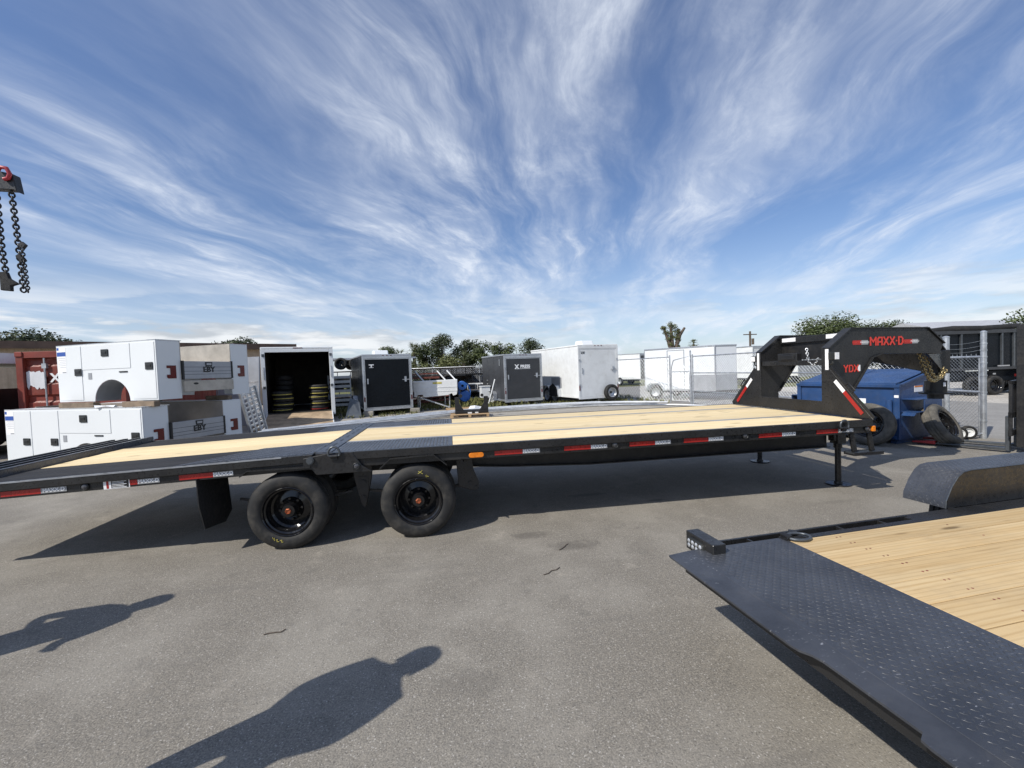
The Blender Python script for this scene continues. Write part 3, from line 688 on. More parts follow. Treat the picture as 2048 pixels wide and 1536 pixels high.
def neck_tape(x0, x1, x2, z):
    rd = obj('red_tape', B().box(x0,x1,yn-.002,yn+.004,z-.03,z+.03), MT['redtape'], TR); letter(rd, 'MAXX-D', .04, 'redink', ((x0+x1)/2,yn-.0022,z), FACE_MY, extrude=.0004)
    sv = obj('silver_tape', B().box(x1+.001,x2,yn-.002,yn+.004,z-.03,z+.03), MT['silvertape'], TR); letter(sv, 'MAXX-D', .035, 'whiteink', ((x1+x2)/2,yn-.0024,z), FACE_MY, extrude=.0004)
neck_tape(.40,.53,.635,1.905); neck_tape(1.215,1.34,1.435,1.90)
lg = strokes('MAXX.D', .100, .0205); lo = obj('logo_lettering', lg, MT['redink'], TR, loc=(.93, yn-.001, 1.915), rot=FACE_MY)
lg = strokes('YDX', .085, .016); lo = obj('logo_lettering', lg, MT['redink'], TR, loc=(.365, yn-.001, 1.555), rot=FACE_MY)
obj('rating_sticker', B().box(.475,.51,yn-.002,yn+.003,1.515,1.60), MT['whiteink'], TR)
# tape on the near arm
a0 = Vector((1.66,.668,1.965)); a1 = Vector((2.50,1.175,1.69)); nrm_ = Vector((.505,-.863,0)).normalized()
def on_arm(t, dz=0): return a0.lerp(a1, t)+Vector((0,0,dz))-Vector((-.0,.041,0))
obj('red_tape', B().beam(on_arm(.05), on_arm(.50), .004, .055), MT['redtape'], TR)
obj('silver_tape', B().beam(on_arm(.505), on_arm(.82), .004, .055), MT['silvertape'], TR)
# safety chains on the neck
def chain_b(pts, link_=.05, r=.006, n=6, wd=.34):
    pts = [Vector(p) for p in pts]; b = B(); d = 0; k = 0; seg = list(zip(pts, pts[1:])); pos = []
    for p, q in seg:
        l = (q-p).length
        while d <= l: pos.append((p.lerp(q, d/l), (q-p).normalized())); d += link_*.72
        d -= l
    for i, (c, t) in enumerate(pos):
        s = t.orthogonal().normalized(); s2 = t.cross(s); s = s if i % 2 else s2
        b.tube([c+t*(math.cos(a)*link_*.5+(.0))+s*math.sin(a)*link_*wd for a in [2*math.pi*j/10 for j in range(10)]], r, n, closed=True)
    return b
def sag(p, q, d, n=14): p, q = Vector(p), Vector(q); return [p.lerp(q, i/n)-Vector((0,0,d*4*(i/n)*(1-i/n))) for i in range(n+1)]
obj('safety_chain', chain_b(sag((1.62,.75,1.73),(2.56,1.14,1.50),.30), .06, .008), MT['gold_chain'], TR, smooth=60)
obj('safety_chain', chain_b(sag((1.95,.92,1.66),(2.60,1.13,1.47),.22), .06, .008), MT['gold_chain'], TR, smooth=60)
obj('safety_chain', chain_b([(.06,1.02,1.84),(.04,.98,1.72),(.02,.93,1.66)]+sag((.02,.93,1.66),(.03,.80,1.70),.06), .045, .006), MT['galv'], TR, smooth=60)
obj('air_hose', B().tube(sag((1.63,.74,1.74),(2.2,1.05,1.62),.26)+[Vector((2.55,1.16,1.52))], .010, 6), MT['dark'], TR, smooth=60)
# landing jacks, step
for y in (.562, 2.03):
    jk = obj('landing_jack', B().box(.02,.15,y-.065,y+.065,.56,.80).box(-.02,.02,y-.05,y+.05,.60,.80), BK, TR, bevel=.006)
    obj('jack_leg', B().cyl((.083,y,.02),(.083,y,.58),.036,18).cyl((.083,y,.50),(.083,y,.56),.05,18), BK, jk, smooth=40)
    ft = B().lathe([(.0,.045),(.045,.045),(.05,.018),(.12,.012),(.145,.018),(.15,.010),(.145,.0),(.0,.0)], (.083,y,0), 'z', 28)
    obj('jack_foot', ft, BK, jk, smooth=40)
stp = obj('side_step', B().beam((-.245,.06,.78),(-.20,.06,.555),.06,.03,(0,1,0)).beam((.0,.06,.78),(.045,.06,.555),.06,.03,(0,1,0)).box(-.26,.15,.0,.15,.515,.535).box(-.26,.15,.0,.012,.535,.555).box(-.26,.15,.138,.15,.535,.555), BK, TR, bevel=.003)
th = B()
for i in range(13): th.box(-.25+i*.031, -.238+i*.031, .012, .138, .535, .550)
obj('step_teeth', th, MT['steel'], stp)
# ------------------------------------------------------------------ tilt-deck equipment trailer in the foreground
NT = thing('tilt_deck_trailer', 'black tilt deck trailer with tread plate tail, notched knife edge and wide pine planks', 'trailer', (-3.777,-2.054,0), R(3.9))
ZN = .56; NW = 2.12
lip_pts = [(0,-.02),(.004,0),(.13,0),(.13,-NW),(.0,-NW),(0,-1.36),(.006,-1.33),(.036,-1.315),(.036,-.985),(.028,-.945),(.006,-.905),(0,-.87)]
lip = B()
k = len(lip_pts)
def lz(x): return ZN-.012+(x/.13)*.010
lip.add([(x,y,lz(x)) for x, y in lip_pts]+[(x,y,lz(x)-.009) for x, y in lip_pts], [tuple(range(k))[::-1], tuple(range(k,2*k))]+[(i,(i+1) % k,k+(i+1) % k,k+i) for i in range(k)])
obj('knife_edge', lip, MT['plate_worn'], NT)
npl = obj('tread_plate', B().box(.128,.82,-NW,0,ZN-.012,ZN), MT['plate_worn'], NT, bevel=.002)
obj('tread_lugs', lug_field(.16, .805, -NW+.02, -.02, ZN, .0245, .0235, .0075, .0014), MT['lug'], npl, kind='stuff')
fr = B().box(.10,.16,-NW,-.02,.44,ZN-.013).box(.16,5.6,-.05,.0,.40,ZN-.002).box(.16,5.6,-NW,-NW+.05,.40,ZN-.002)
for i in range(11): fr.box(.75+i*.42,.80+i*.42,-NW+.05,-.05,.42,ZN-.045)
nfr = obj('deck_frame', fr, MT['black'], NT, bevel=.003)
# rub rail standing off the frame
rl = B().beam((.30,.092,.525),(1.98,.092,.525),.02,.05)
for x in (.62,.98,1.34,1.70): rl.box(x,x+.012,0,.083,.505,.545)
rl.beam((.95,.04,.553),(.99,.09,.556),.05,.006)
obj('rub_rail', rl, MT['black'], NT, bevel=.003)
rl2 = B().beam((.30,-NW-.092,.525),(1.98,-NW-.092,.525),.02,.05)
for x in (.62,.98,1.34,1.70): rl2.box(x,x+.012,-NW-.083,-NW,.505,.545)
obj('rub_rail', rl2, MT['black'], NT, bevel=.003)
# boards, each its own piece, wide seams like the photo
ys = [-.052,-.235,-.43,-.625,-.815,-1.01,-1.205,-1.40,-1.60,-1.80,-2.068][::-1]
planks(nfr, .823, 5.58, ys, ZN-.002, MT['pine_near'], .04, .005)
sc1 = B()
for x in (1.14, 1.17):
    for a, b_ in zip(ys, ys[1:]):
        for q in (.25,.75):
            y = a+(b_-a)*q; sc1.cyl((x,y,ZN-.006),(x,y,ZN-.0005),.0055,8)
for x in (2.0,2.84,3.7,4.5):
    for a, b_ in zip(ys, ys[1:]): sc1.cyl((x,(a+b_)/2,ZN-.006),(x,(a+b_)/2,ZN-.0005),.0055,8)
obj('deck_screw', sc1, MT['rust_red'], nfr)
d_r = B().tube([(.90+math.cos(t)*.075, -.045+math.sin(t)*.055, ZN+.012) for t in [2*math.pi*i/20 for i in range(20)]], .0095, 8, closed=True)
dr = obj('d_ring', d_r, MT['steel'], NT, smooth=60)
obj('clip', B().cyl((.835,-.06,ZN+.014),(.835,.01,ZN+.014),.019,12).box(.80,.86,-.055,.005,ZN-.004,ZN+.008), MT['black2'], dr, smooth=40)
lb = obj('tail_lamp_box', B().box(.235,.325,-.10,.165,.50,.617), MT['black'], NT, bevel=.004)
ov = [(.055+.055*math.copysign(1,math.cos(t))*.9+.034*math.cos(t), .558+.036*math.sin(t)) for t in [2*math.pi*(i+.5)/24 for i in range(24)]]
lm = obj('tail_lamp', B().prism(ov, 'yz', .218, .236), MT['dark'], lb, bevel=.002)
lens_b = B()
for i in range(4):
    lens_b.lathe([(.014,0),(.010,-.004),(0,-.006)], (.2175,.0+.037*i,.570), 'x', 12); lens_b.lathe([(.014,0),(.010,-.004),(0,-.006)], (.2175,.0+.037*i,.542), 'x', 12)
obj('lamp_diodes', lens_b, MT['lens'], lm, smooth=60)
lb2 = obj('tail_lamp_box', B().box(.235,.325,-NW-.165,-NW+.10,.50,.617), MT['black'], NT, bevel=.004)
# fenders: curved tread plate caps over the tandem
FPROF = [(2.395,.545),(2.40,.60),(2.455,.70),(2.52,.775),(2.575,.806),(2.65,.815),(4.10,.815),(4.18,.806),(4.25,.77),(4.38,.60),(4.39,.545)]
for s_, yi, yo in ((1,.115,.405), (-1,-NW-.115,-NW-.405)):
    fb = B(); n = len(FPROF)
    fb.add([(x,yi,z) for x, z in FPROF]+[(x,yo,z) for x, z in FPROF], [(i,i+1,n+i+1,n+i) for i in range(n-1)])
    fen = obj('fender', fb, MT['plate_worn'], NT, smooth=50)
    sk = B().add([(x,yi,z) for x, z in FPROF], [tuple(range(n))])
    obj('fender_skirt', sk, MT['black'], fen); 
    # lugs wrapped along the cap
    L_ = [0]
    for p, q in zip(FPROF, FPROF[1:]): L_.append(L_[-1]+math.hypot(q[0]-p[0], q[1]-p[1]))
    def wrap(P, L_=L_):
        s = min(max(P[0], 0), L_[-1]-1e-4); i = max(j for j in range(len(L_)-1) if L_[j] <= s); t = (s-L_[i])/(L_[i+1]-L_[i])
        p, q = Vector(FPROF[i]), Vector(FPROF[i+1]); c = p.lerp(q, t); d = (q-p).normalized(); nn = Vector((-d.y, d.x))
        return (c.x+nn.x*P[2], P[1], c.y+nn.y*P[2])
    obj('tread_lugs', lug_field(.0, L_[-1]-.02, min(yi,yo)+.012, max(yi,yo)-.012, .0, .0245, .0235, .0075, .0016, xf=wrap), MT['lug'], fen, kind='stuff')
    obj('weld_bead', B().tube([(x,yi,z) for x, z in FPROF], .005, 5), MT['steel'], fen)
    obj('fender_bracket', B().box(2.42,2.46,min(yi,0 if s_ > 0 else -NW),max(yi,0 if s_ > 0 else -NW),.50,.55).box(4.3,4.34,min(yi,0 if s_ > 0 else -NW),max(yi,0 if s_ > 0 else -NW),.50,.55), MT['black'], fen)
    obj('fender_shelf', B().box(1.95,4.7,min(yi,0 if s_ > 0 else -NW)+.001,max(yi,0 if s_ > 0 else -NW)-.001,.515,.543), MT['black'], fen, bevel=.003)
    for x in (2.94, 3.82):
        w_ = link('wheel', tyre_mesh('tyre',1.0,1.0), MT['tyre'], NT, (x,(yi+yo)/2,.384), (0,R(30),math.pi if s_ > 0 else 0)); link('rim', tyre_mesh('rim',1.0,1.0), MT['gloss'], w_)
obj('axle', B().cyl((2.94,-NW-.2,.384),(2.94,.2,.384),.045,12).cyl((3.82,-NW-.2,.384),(3.82,.2,.384),.045,12), MT['black2'], NT)
obj('tongue', B().beam((5.55,-.35,.47),(7.1,-NW/2+.04,.47),.09,.14).beam((5.55,-NW+.35,.47),(7.1,-NW/2-.04,.47),.09,.14).cyl((6.9,-NW/2,.02),(6.9,-NW/2,.8),.035,12).box(7.0,7.4,-NW/2-.06,-NW/2+.06,.42,.52), MT['black'], NT)
# ------------------------------------------------------------------ dumpster and loose tyres
DP = thing('dumpster', 'blue steel dumpster with sloping lid and fork pockets beside the chain link gate', 'dumpster', (2.925,4.316,0), R(15.2))
DW, DL = 1.87, 1.23; BL = MT['blue']
side = [(0,.07),(DL,.07),(DL,1.36),(.10,1.13),(0,1.13)]
bd = B().prism(side, 'xz', -DW, -DW+.012).prism(side, 'xz', -.012, 0).box(0,.012,-DW,0,.07,1.13).box(DL-.012,DL,-DW,0,.07,1.36).box(0,DL,-DW,0,.07,.085)
obj('body', bd, BL, DP)
tr_ = B().box(-.05,.02,-DW-.03,.03,1.09,1.15).box(-.035,-.001,-DW-.025,-DW+.06,.08,1.09).box(-.035,-.001,-.06,.025,.08,1.09).box(-.03,-.001,-DW*.5-.05,-DW*.5+.05,.08,1.09)
tr_.prism([(0,1.13),(.10,1.13),(DL,1.36),(DL,1.40),(.09,1.17),(-.01,1.17)], 'xz', -DW-.03, -DW+.02)
obj('rim_frame', tr_, BL, DP, bevel=.006)
for y0, y1 in ((-DW+.03,-DW/2-.01), (-DW/2+.01,-.03)):
    ld = B().prism([(.0,1.160),(.10,1.175),(DL,1.405),(DL,1.425),(.09,1.200),(-.03,1.185),(-.04,1.11),(-.025,1.11)], 'xz', y0, y1)
    obj('lid', ld, BL, DP, bevel=.006)
def pocket(y0, y1):
    b = B(); x0, x1, z0, z1, t = .12, 1.02, .60, .90, .012
    b.box(x0,x1,y0,y1,z1,z1+t).box(x0,x1,y0,y1,z0-t,z0).box(x0,x1,(y0 if abs(y0) > abs(y1) and y0 < -1 else y1)-.006,(y0 if abs(y0) > abs(y1) and y0 < -1 else y1)+.006,z0,z1)
    return b
pk = B().box(.10,1.00,-DW-.24,-DW,.86,.872).box(.10,1.00,-DW-.24,-DW,.62,.632).box(.34,1.00,-DW-.24,-DW-.228,.632,.86)
pk.prism([(.10,.62),(.34,.62),(.34,.632),(.02,.56)], 'xz', -DW-.22, -DW-.02)
obj('fork_pocket', pk, BL, DP, bevel=.004)
pk2 = B().box(.10,1.00,0,.24,.86,.872).box(.10,1.00,0,.24,.62,.632).box(.10,1.00,.228,.24,.632,.86)
obj('fork_pocket', pk2, BL, DP)
hp_ = B().cyl((-.07,-DW+.12,.42),(-.07,-DW+.12,.86),.05,14); obj('hinge_tube', B().cyl((-.06,-DW+.02,.13),(-.06,-DW+.10,.13),.035,12), BL, DP, smooth=40)
obj('hinge_tube', hp_, BL, DP, smooth=40)
sg = obj('arrow_sticker', B().box(-.004,-.0005,-1.33,-1.13,.66,.86), MT['whiteink'], DP); obj('arrow', B().prism([(-1.30,.76),(-1.24,.82),(-1.24,.785),(-1.16,.785),(-1.16,.735),(-1.24,.735),(-1.24,.70)], 'yz', -.006, -.0042), MT['greenink'], sg)
obj('white_sticker', B().box(-.039,-.0355,-DW-.015,-DW+.055,.90,.95), MT['whiteink'], DP)
ws = obj('warning_sticker', B().box(.55,.85,-DW-.004,-DW-.0005,.98,1.10), MT['whiteink'], DP); obj('sticker_stripe', B().box(.55,.85,-DW-.006,-DW-.0042,1.07,1.10), MT['amber'], ws)
obj('skid', B().box(.05,DL-.05,-DW+.05,-DW+.15,0,.07).box(.05,DL-.05,-.15,-.05,0,.07), MT['blue'], DP)

def loose_tyre(label, loc, rot, rim='gloss', s=1.05, w=1.15):
    t = thing('loose_tyre', label, 'tyre', loc, rot=Vector(rot).to_track_quat('-Y','Z').to_euler(), group=None)
    link('tyre', tyre_mesh('tyre', s, w), MT['tyre_dusty'], t) if False else obj('tyre', tyre_b(s, w, 44), MT['tyre_dusty'], t, smooth=35)
    r = obj('rim', rim_b(s, w, 40, .8), MT[rim], t, smooth=35); lb_ = lugs_b(s, -.02, 8, .12); obj('lug_holes', lb_, MT['dark'], r)
    return t
loose_tyre('dusty truck tyre on a black wheel leaning against the right end of the blue dumpster', (4.10,2.30,.365), Vector((.28,-.82,.45)))
loose_tyre('dusty truck tyre standing between the gooseneck headboard and the blue dumpster', (2.97,2.70,.395), Vector((-.80,-.35,.20)))

# ------------------------------------------------------------------ chain link fence
def link_mesh(P0, P1, z0, z1, pitch=.072, r=.0024):
    P0, P1 = Vector(P0), Vector(P1); Ln = (P1-P0).length; H = z1-z0; d = (P1-P0).normalized(); b = B()
    def pt(s, t): return P0+d*s+Vector((0,0,z0+t))
    s = -H
    while s < Ln:
        a0 = max(0, -s); a1 = min(H, Ln-s)
        if a1 > a0: b.tube([pt(s+a0, a0), pt(s+a1, a1)], r, 3, cap=False); b.tube([pt(s+a0, H-a0), pt(s+a1, H-a1)], r, 3, cap=False)
        s += pitch
    return b
def post(parent, p, h, r=.03, name='post'):
    return obj(name, B().cyl((p[0],p[1],-.03),(p[0],p[1],h),r,12).lathe([(r*1.1,h),(r*1.1,h+.015),(r*.5,h+.035),(0,h+.04)], (p[0],p[1],0), 'z', 12), MT['galv'], parent, smooth=40)
def fence(label, pts, h=2.05, rails=(1.0,), pitch=.085, r=.003, barbs=False, step=3.0):
    t = thing('chain_link_fence', label, 'fence', (pts[0][0], pts[0][1], 0)); t.location = (0,0,0)
    for p, q in zip(pts, pts[1:]):
        P, Q = Vector((*p,0)), Vector((*q,0)); n = max(1, round((Q-P).length/step))
        for i in range(n): post(t, P.lerp(Q, i/n), h+.05)
        obj('top_rail', B().cyl((*p,h),(*q,h),.021,8), MT['galv'], t, smooth=40)
        for z in rails: obj('mid_rail', B().cyl((*p,z),(*q,z),.021,8), MT['galv'], t, smooth=40)
        obj('wire_mesh', link_mesh(P, Q, .04, h, pitch, r), MT['galv'], t, kind='stuff')
    post(t, pts[-1], h+.05)
    return t
FE = fence('galvanised chain link fence running back past the blue dumpster towards the white trailers', [(5.47,3.4),(5.15,8.0),(4.90,11.9)], 1.98, (1.30,.55), .11, .0036, step=2.9)
fence('chain link fence in front of the white trailer with the side door', [(4.55,13.1),(2.55,20.6)], 2.0, (), .19, .0055, step=3.6)
gt = thing('swing_gate', 'chain link swing gate with rounded frame standing ajar at the fence gap', 'gate', (4.87,12.0,0)); gt.location = (0,0,0)
ga, gb = Vector((4.86,12.05,0)), Vector((4.58,13.02,0))
fp_ = [ga+Vector((0,0,.10)), gb+Vector((0,0,.10)), gb+Vector((0,0,1.55)), gb.lerp(ga,.12)+Vector((0,0,1.85)), ga+Vector((0,0,2.0))]
obj('gate_frame', B().tube(fp_, .021, 8, closed=True), MT['galv'], gt, smooth=60); post(gt, (4.87,12.0), 2.2, .035)
obj('wire_mesh', link_mesh(ga, gb, .1, 1.6, .17, .005), MT['galv'], gt, kind='stuff')
obj('gate_rail', B().cyl(ga+Vector((0,0,1.35)), gb+Vector((0,0,1.35)), .021, 8), MT['galv'], gt, smooth=40)
# short leaf by the dumpster with heavy posts and three strands of wire
gl = thing('fence_gate_leaf', 'narrow chain link gate leaf between two heavy galvanised posts beside the dumpster', 'gate', (5.354,2.516,0)); gl.location = (0,0,0)
p0, p1 = Vector((5.49,3.24,0)), Vector((5.354,2.50,0))
post(gl, p0, 2.05, .055, 'gate_post'); post(gl, p1, 2.10, .045, 'gate_post')
d_ = (p1-p0).normalized()
for z in (.06, .92, 1.62):
    obj('gate_rail', B().cyl(p0+Vector((0,0,z)), p1+Vector((0,0,z)), .024, 10), MT['galv'], gl, smooth=40)
obj('gate_stile', B().cyl(p1-d_*.075+Vector((0,0,.06)), p1-d_*.075+Vector((0,0,1.62)), .018, 8), MT['galv'], gl, smooth=40)
obj('wire_mesh', link_mesh(p0, p1-d_*.075, .06, 1.60, .072, .0028), MT['galv'], gl, kind='stuff')
wr = B()
for z in (1.72,1.80,1.90): wr.tube(sag(p0+Vector((0,0,z)), p1+Vector((0,0,z+.05)), .03, 8), .003, 4)
for i in range(8):
    q = p0.lerp(p1, (i+.5)/8); wr.cyl(q+Vector((0,0,1.62)), q+Vector((.0,0,1.68)), .004, 4)
obj('barbed_wire', wr, MT['galv'], gl)
for z in (.35,.92,1.25,1.5,1.62,1.75,1.88): obj('brace_band', B().cyl(p1+Vector((0,0,z-.014)), p1+Vector((0,0,z+.014)), .052, 12), MT['galv'], gl, smooth=40)
# small hand cart lying by the gate
hc = thing('hand_cart', 'small hand cart axle with pneumatic wheels lying at the foot of the gate post', 'hand cart', (4.80,2.52,0), R(-38))
for (x, y) in ((0,0),(.20,.22)):
    w_ = link('wheel', tyre_mesh('tyre', .34, .40), MT['tyre'], hc, (x,y,.131), (0,0,R(10))); 
    if ('cartrim') not in TY_ME: TY_ME['cartrim'] = rim_b(.34, .40, 24, .5).mesh('rim'); TY_ME['cartrim'].materials.append(MT['white_old'])
    link('rim', TY_ME['cartrim'], None, w_)
obj('axle_bar', B().cyl((0,0,.131),(.20,.22,.131),.014,8).cyl((.20,.22,.131),(.42,.30,.10),.016,8), MT['galv'], hc)

# ------------------------------------------------------------------ forklift at the right edge
FKD = Vector((-.38,.92,0)).normalized(); FKR = Vector((.89,.46,0))
fk = thing('forklift', 'black forklift with slatted load backrest and long forks lowered to the asphalt', 'forklift', (4.36,1.50,0), math.atan2(FKD.y, FKD.x))
# local: x = forks forward, y = left
for y in (.14, -.42):
    f_ = obj('fork', B().prism([(0,.035),(1.18,.035),(1.20,.045),(.0,.085)], 'xz', y-.055, y+.055).box(-.05,.0,y-.055,y+.055,.035,.62), MT['steel'], fk, bevel=.004)
    obj('fork_tip', B().prism([(.86,.028),(1.19,.030),(1.19,.055),(.86,.098)], 'xz', y-.066, y+.066), MT['hook_red'], f_, bevel=.005)
bk = B().box(-.10,-.05,-.66,.30,.30,.40).box(-.10,-.05,-.66,.30,.60,.70).box(-.10,-.055,.26,.30,.40,1.22).box(-.10,-.055,-.66,-.62,.40,1.22).box(-.10,-.05,-.66,.30,1.16,1.22)
for i in range(10): bk.box(-.09,-.065,-.60+i*.09,-.565+i*.09,.70,1.17)
obj('load_backrest', bk, MT['black2'], fk, bevel=.006)
obj('mast', B().box(-.24,-.11,-.52,-.42,.10,2.15).box(-.24,-.11,.02,.12,.10,2.15).box(-.22,-.13,-.42,.02,1.98,2.08).box(-.22,-.13,-.42,.02,1.0,1.08).cyl((-.20,-.2,.2),(-.20,-.2,1.9),.04,12), MT['black2'], fk, bevel=.006)
obj('chassis', B().box(-2.3,-.45,-.75,.35,.25,.75).box(-2.5,-1.6,-.75,.35,.25,1.15).box(-.45,-.24,-.55,.15,.25,.55), MT['black2'], fk, bevel=.04, seg=2)
gd = B()
for x in (-.55,-1.95):
    for y in (-.68,.28): gd.beam((x,y,.7),(x-.05,y,2.15),.06,.06)
gd.box(-2.05,-.5,-.72,.32,2.12,2.17)
obj('overhead_guard', gd, MT['black2'], fk); obj('seat', B().box(-1.7,-1.2,-.45,.05,.75,.88).box(-1.75,-1.62,-.45,.05,.8,1.4), MT['dark'], fk, bevel=.04, seg=2)
for x in (-.62,-2.0):
    for y, f2 in ((-.70,-1), (.30,1)): trailer_wheel(fk, x, y, .30, 'gloss', f2)
# ------------------------------------------------------------------ white service truck bodies, stacked two high
def service_body(label, loc, rotz, z0, H=1.08, L=2.5, W=1.93, arch=1.10, splits=None, tail_tilt=0.0, inside='silver'):
    t = thing('service_truck_body', label, 'truck body', loc, rotz, 'white service bodies stacked on blocks')
    WH = MT['white']; CW = .44
    ar = .44; ah = .40; ax = arch
    def side_prof():
        a = [(ax+ar*math.cos(u), z0+ah*math.sin(u)) for u in [math.pi*i/18 for i in range(19)]]
        return [(0,z0),(ax-ar,z0)]+a[::-1][1:-1]+[(ax+ar,z0),(L,z0),(L,z0+H),(0,z0+H)]
    for y0, y1, nm in ((-.44,-.0,'side_compartment'), (-W,-W+CW,'side_compartment')):
        # hollow shell: outer face with arch, top, ends, inner wall
        b = B(); pr = side_prof(); yo = y1 if y1 == 0 else y0; yi = y0 if y1 == 0 else y1
        b.prism(pr, 'xz', min(yo, yo-(.012 if y1 == 0 else -.012)), max(yo, yo-(.012 if y1 == 0 else -.012)))
        b.box(.0,L,min(yo,yi)+.013,max(yo,yi)-.013,z0+H-.012,z0+H); b.box(.0,.012,min(yo,yi)+.013,max(yo,yi)-.013,z0,z0+H-.013); b.box(L-.012,L,min(yo,yi)+.013,max(yo,yi)-.013,z0,z0+H-.013)
        obj('bed_wall', B().box(0.002,L-.045,min(yi,yi+(.012 if y1 == 0 else -.012)),max(yi,yi+(.012 if y1 == 0 else -.012)),z0+.435,z0+H-.002), MT['taupe' if H < 1.05 else 'beige_alu'], t)
        obj(nm, b, WH, t, bevel=.004)
        wl = [(ax+ar*math.cos(u), z0+ah*math.sin(u)) for u in [math.pi*i/18 for i in range(19)]]
        q = B(); ya, yb = min(yo,yi)+.012, max(yo,yi)-.012
        q.add([(x,ya,z) for x, z in wl]+[(x,yb,z) for x, z in wl], [(i,i+1,19+i+1,19+i) for i in range(18)])
        if y1 == 0: obj('wheel_well', q, MT['grey_panel'], t, smooth=50)
    # doors proud of the near side
    sp = splits
    def handle(dr, x, z):
        h = obj('latch', B().box(x-.088,x+.088,.008,.026,z-.066,z+.066), MT['dark'], dr, bevel=.03, seg=3); obj('latch_paddle', B().box(x-.056,x+.056,.027,.034,z-.018,z+.026), MT['blackink'], h, bevel=.004)
    for (x0, x1, za, zb, hx, hz) in sp:
        d = obj('door', B().box(x0,x1,.0005,.008,z0+za,z0+zb), WH, t, bevel=.003); handle(d, hx, z0+hz)
    obj('fuel_recess', B().box(ax+ar+.04,ax+ar+.13,.0005,.005,z0+.42,z0+.54), MT['grey_panel'], t)
    obj('marker_slot', B().box(ax-.42,ax-.22,.0005,.012,z0+.525,z0+.548), MT['blackink'], t)
    st_ = obj('spec_sticker', B().box(L-.26,L-.03,.0085,.0095,z0+.55,z0+H-.03), MT['whiteink'], t)
    obj('sticker_header', B().box(L-.26,L-.03,.0096,.0103,z0+H-.20,z0+H-.12).box(L-.085,L-.03,.0096,.0103,z0+H-.085,z0+H-.035), MT['blueink'], st_)
    ln = B()
    for i in range(6): ln.box(L-.25,L-.05-.02*(i % 3),.0096,.0101,z0+.84-.035*i,z0+.846-.035*i)
    ln.box(L-.25,L-.15,.0096,.0101,z0+.56,z0+.58).box(L-.12,L-.05,.0096,.0101,z0+.57,z0+.572)
    obj('sticker_lines', ln, MT['grey_panel'], st_)
    # bed, bulkhead, tailgate, bumper
    obj('bed_floor', B().box(.02,L,-W+CW,-CW,z0+.40,z0+.43), MT['silver'], t)
    obj('bulkhead', B().box(L-.04,L,-W+CW,-CW,z0+.43,z0+H+.02), MT['taupe' if H < 1.05 else 'beige_alu'], t)
    tg = obj('tailgate', B().box(-.035,.0,-W+CW+.02,-CW-.02,z0+.36,z0+.70), MT['grey_panel'], t, bevel=.004)
    gr = B()
    for z in (.445,.505,.585): gr.box(-.037,-.0352,-W+CW+.02,-CW-.02,z0+z,z0+z+.006)
    obj('slat_groove', gr, MT['blackink'], tg)
    em = [(-W/2-.07,.60),(-W/2+.07,.60),(-W/2+.08,.685),(-W/2-.08,.685)]
    obj('emblem', B().prism([(a, z0+z) for a, z in em], 'yz', -.041, -.0352), MT['blackink'], tg, bevel=.004)
    obj('emblem_window', B().prism([(-W/2-.045,z0+.625),(-W/2+.05,z0+.625),(-W/2+.05,z0+.665),(-W/2-.05,z0+.665),(-W/2-.055,z0+.645)], 'yz', -.043, -.0412), MT['grey_panel'], tg)
    letter(tg, 'EBY', .15, 'blackink', (-.041,-W/2,z0+.535), (R(90),0,R(-90)), extrude=.002, bold=.004)
    obj('gate_hinge_strip', B().box(-.045,-.0005,-CW-.0195,-CW+.01,z0+.35,z0+.71), MT['blackink'], t); obj('gate_hinge_strip', B().box(-.045,-.0005,-W+CW-.01,-W+CW+.0195,z0+.35,z0+.71), MT['blackink'], t)
    obj('rear_bumper', B().box(-.06,.0,-W+CW,-CW,z0+.12,z0+.33), MT['beige_alu'], t, bevel=.006)
    obj('bumper_hole', B().prism([(-CW-.22+.05*math.cos(u), z0+.27+.02*math.sin(u)) for u in [2*math.pi*i/16 for i in range(16)]], 'yz', -.063, -.0605), MT['blackink'], t)
    for y in (-.25, -W+.19):
        tl = obj('tail_lamp', B().prism([(y-.085,z0+.38),(y-.085,z0+.62),(y+.085,z0+.62),(y+.085,z0+.57),(y+.02,z0+.57),(y+.02,z0+.45),(y+.085,z0+.45),(y+.085,z0+.40),(y+.06,z0+.38)], 'yz', -.012, -.0005), MT['redlens'], t, bevel=.004)
    obj('top_trim', B().box(-.004,.20,-.46,.004,z0+H,z0+H+.012).box(0,L,-.012,.003,z0+H,z0+H+.008), MT['silver'], t)
    return t
YAW_S = R(157.6)
# splits: x0,x1,z0,z1 (relative), handle x,z ; local x runs forward (left in the photo)
service_body('white service body on top of the stack with open wheel arch and blue sticker', (-10.218,3.992,0), YAW_S, 1.40, 1.08, 2.5, 1.93, 1.12,
    [(.03,.60,.03,1.05,.16,.62), (.615,1.83,.60,1.05,1.22,.90), (1.845,2.47,.03,1.05,1.93,.56)])
service_body('longer white service body resting on timbers under another white body', (-10.25,3.60,0), YAW_S, .28, 1.02, 3.45, 1.95, 1.35,
    [(.03,.72,.03,.99,.16,.53), (.735,2.0,.58,.99,1.37,.84), (2.015,2.72,.03,.99,2.13,.42), (2.735,3.42,.03,.99,2.86,.42)])
ca, sa = math.cos(YAW_S), math.sin(YAW_S)
def loc2w(x, y, ox=-10.25, oy=3.60): return (ox+x*ca-y*sa, oy+x*sa+y*ca)
tb = MT['old_timber']
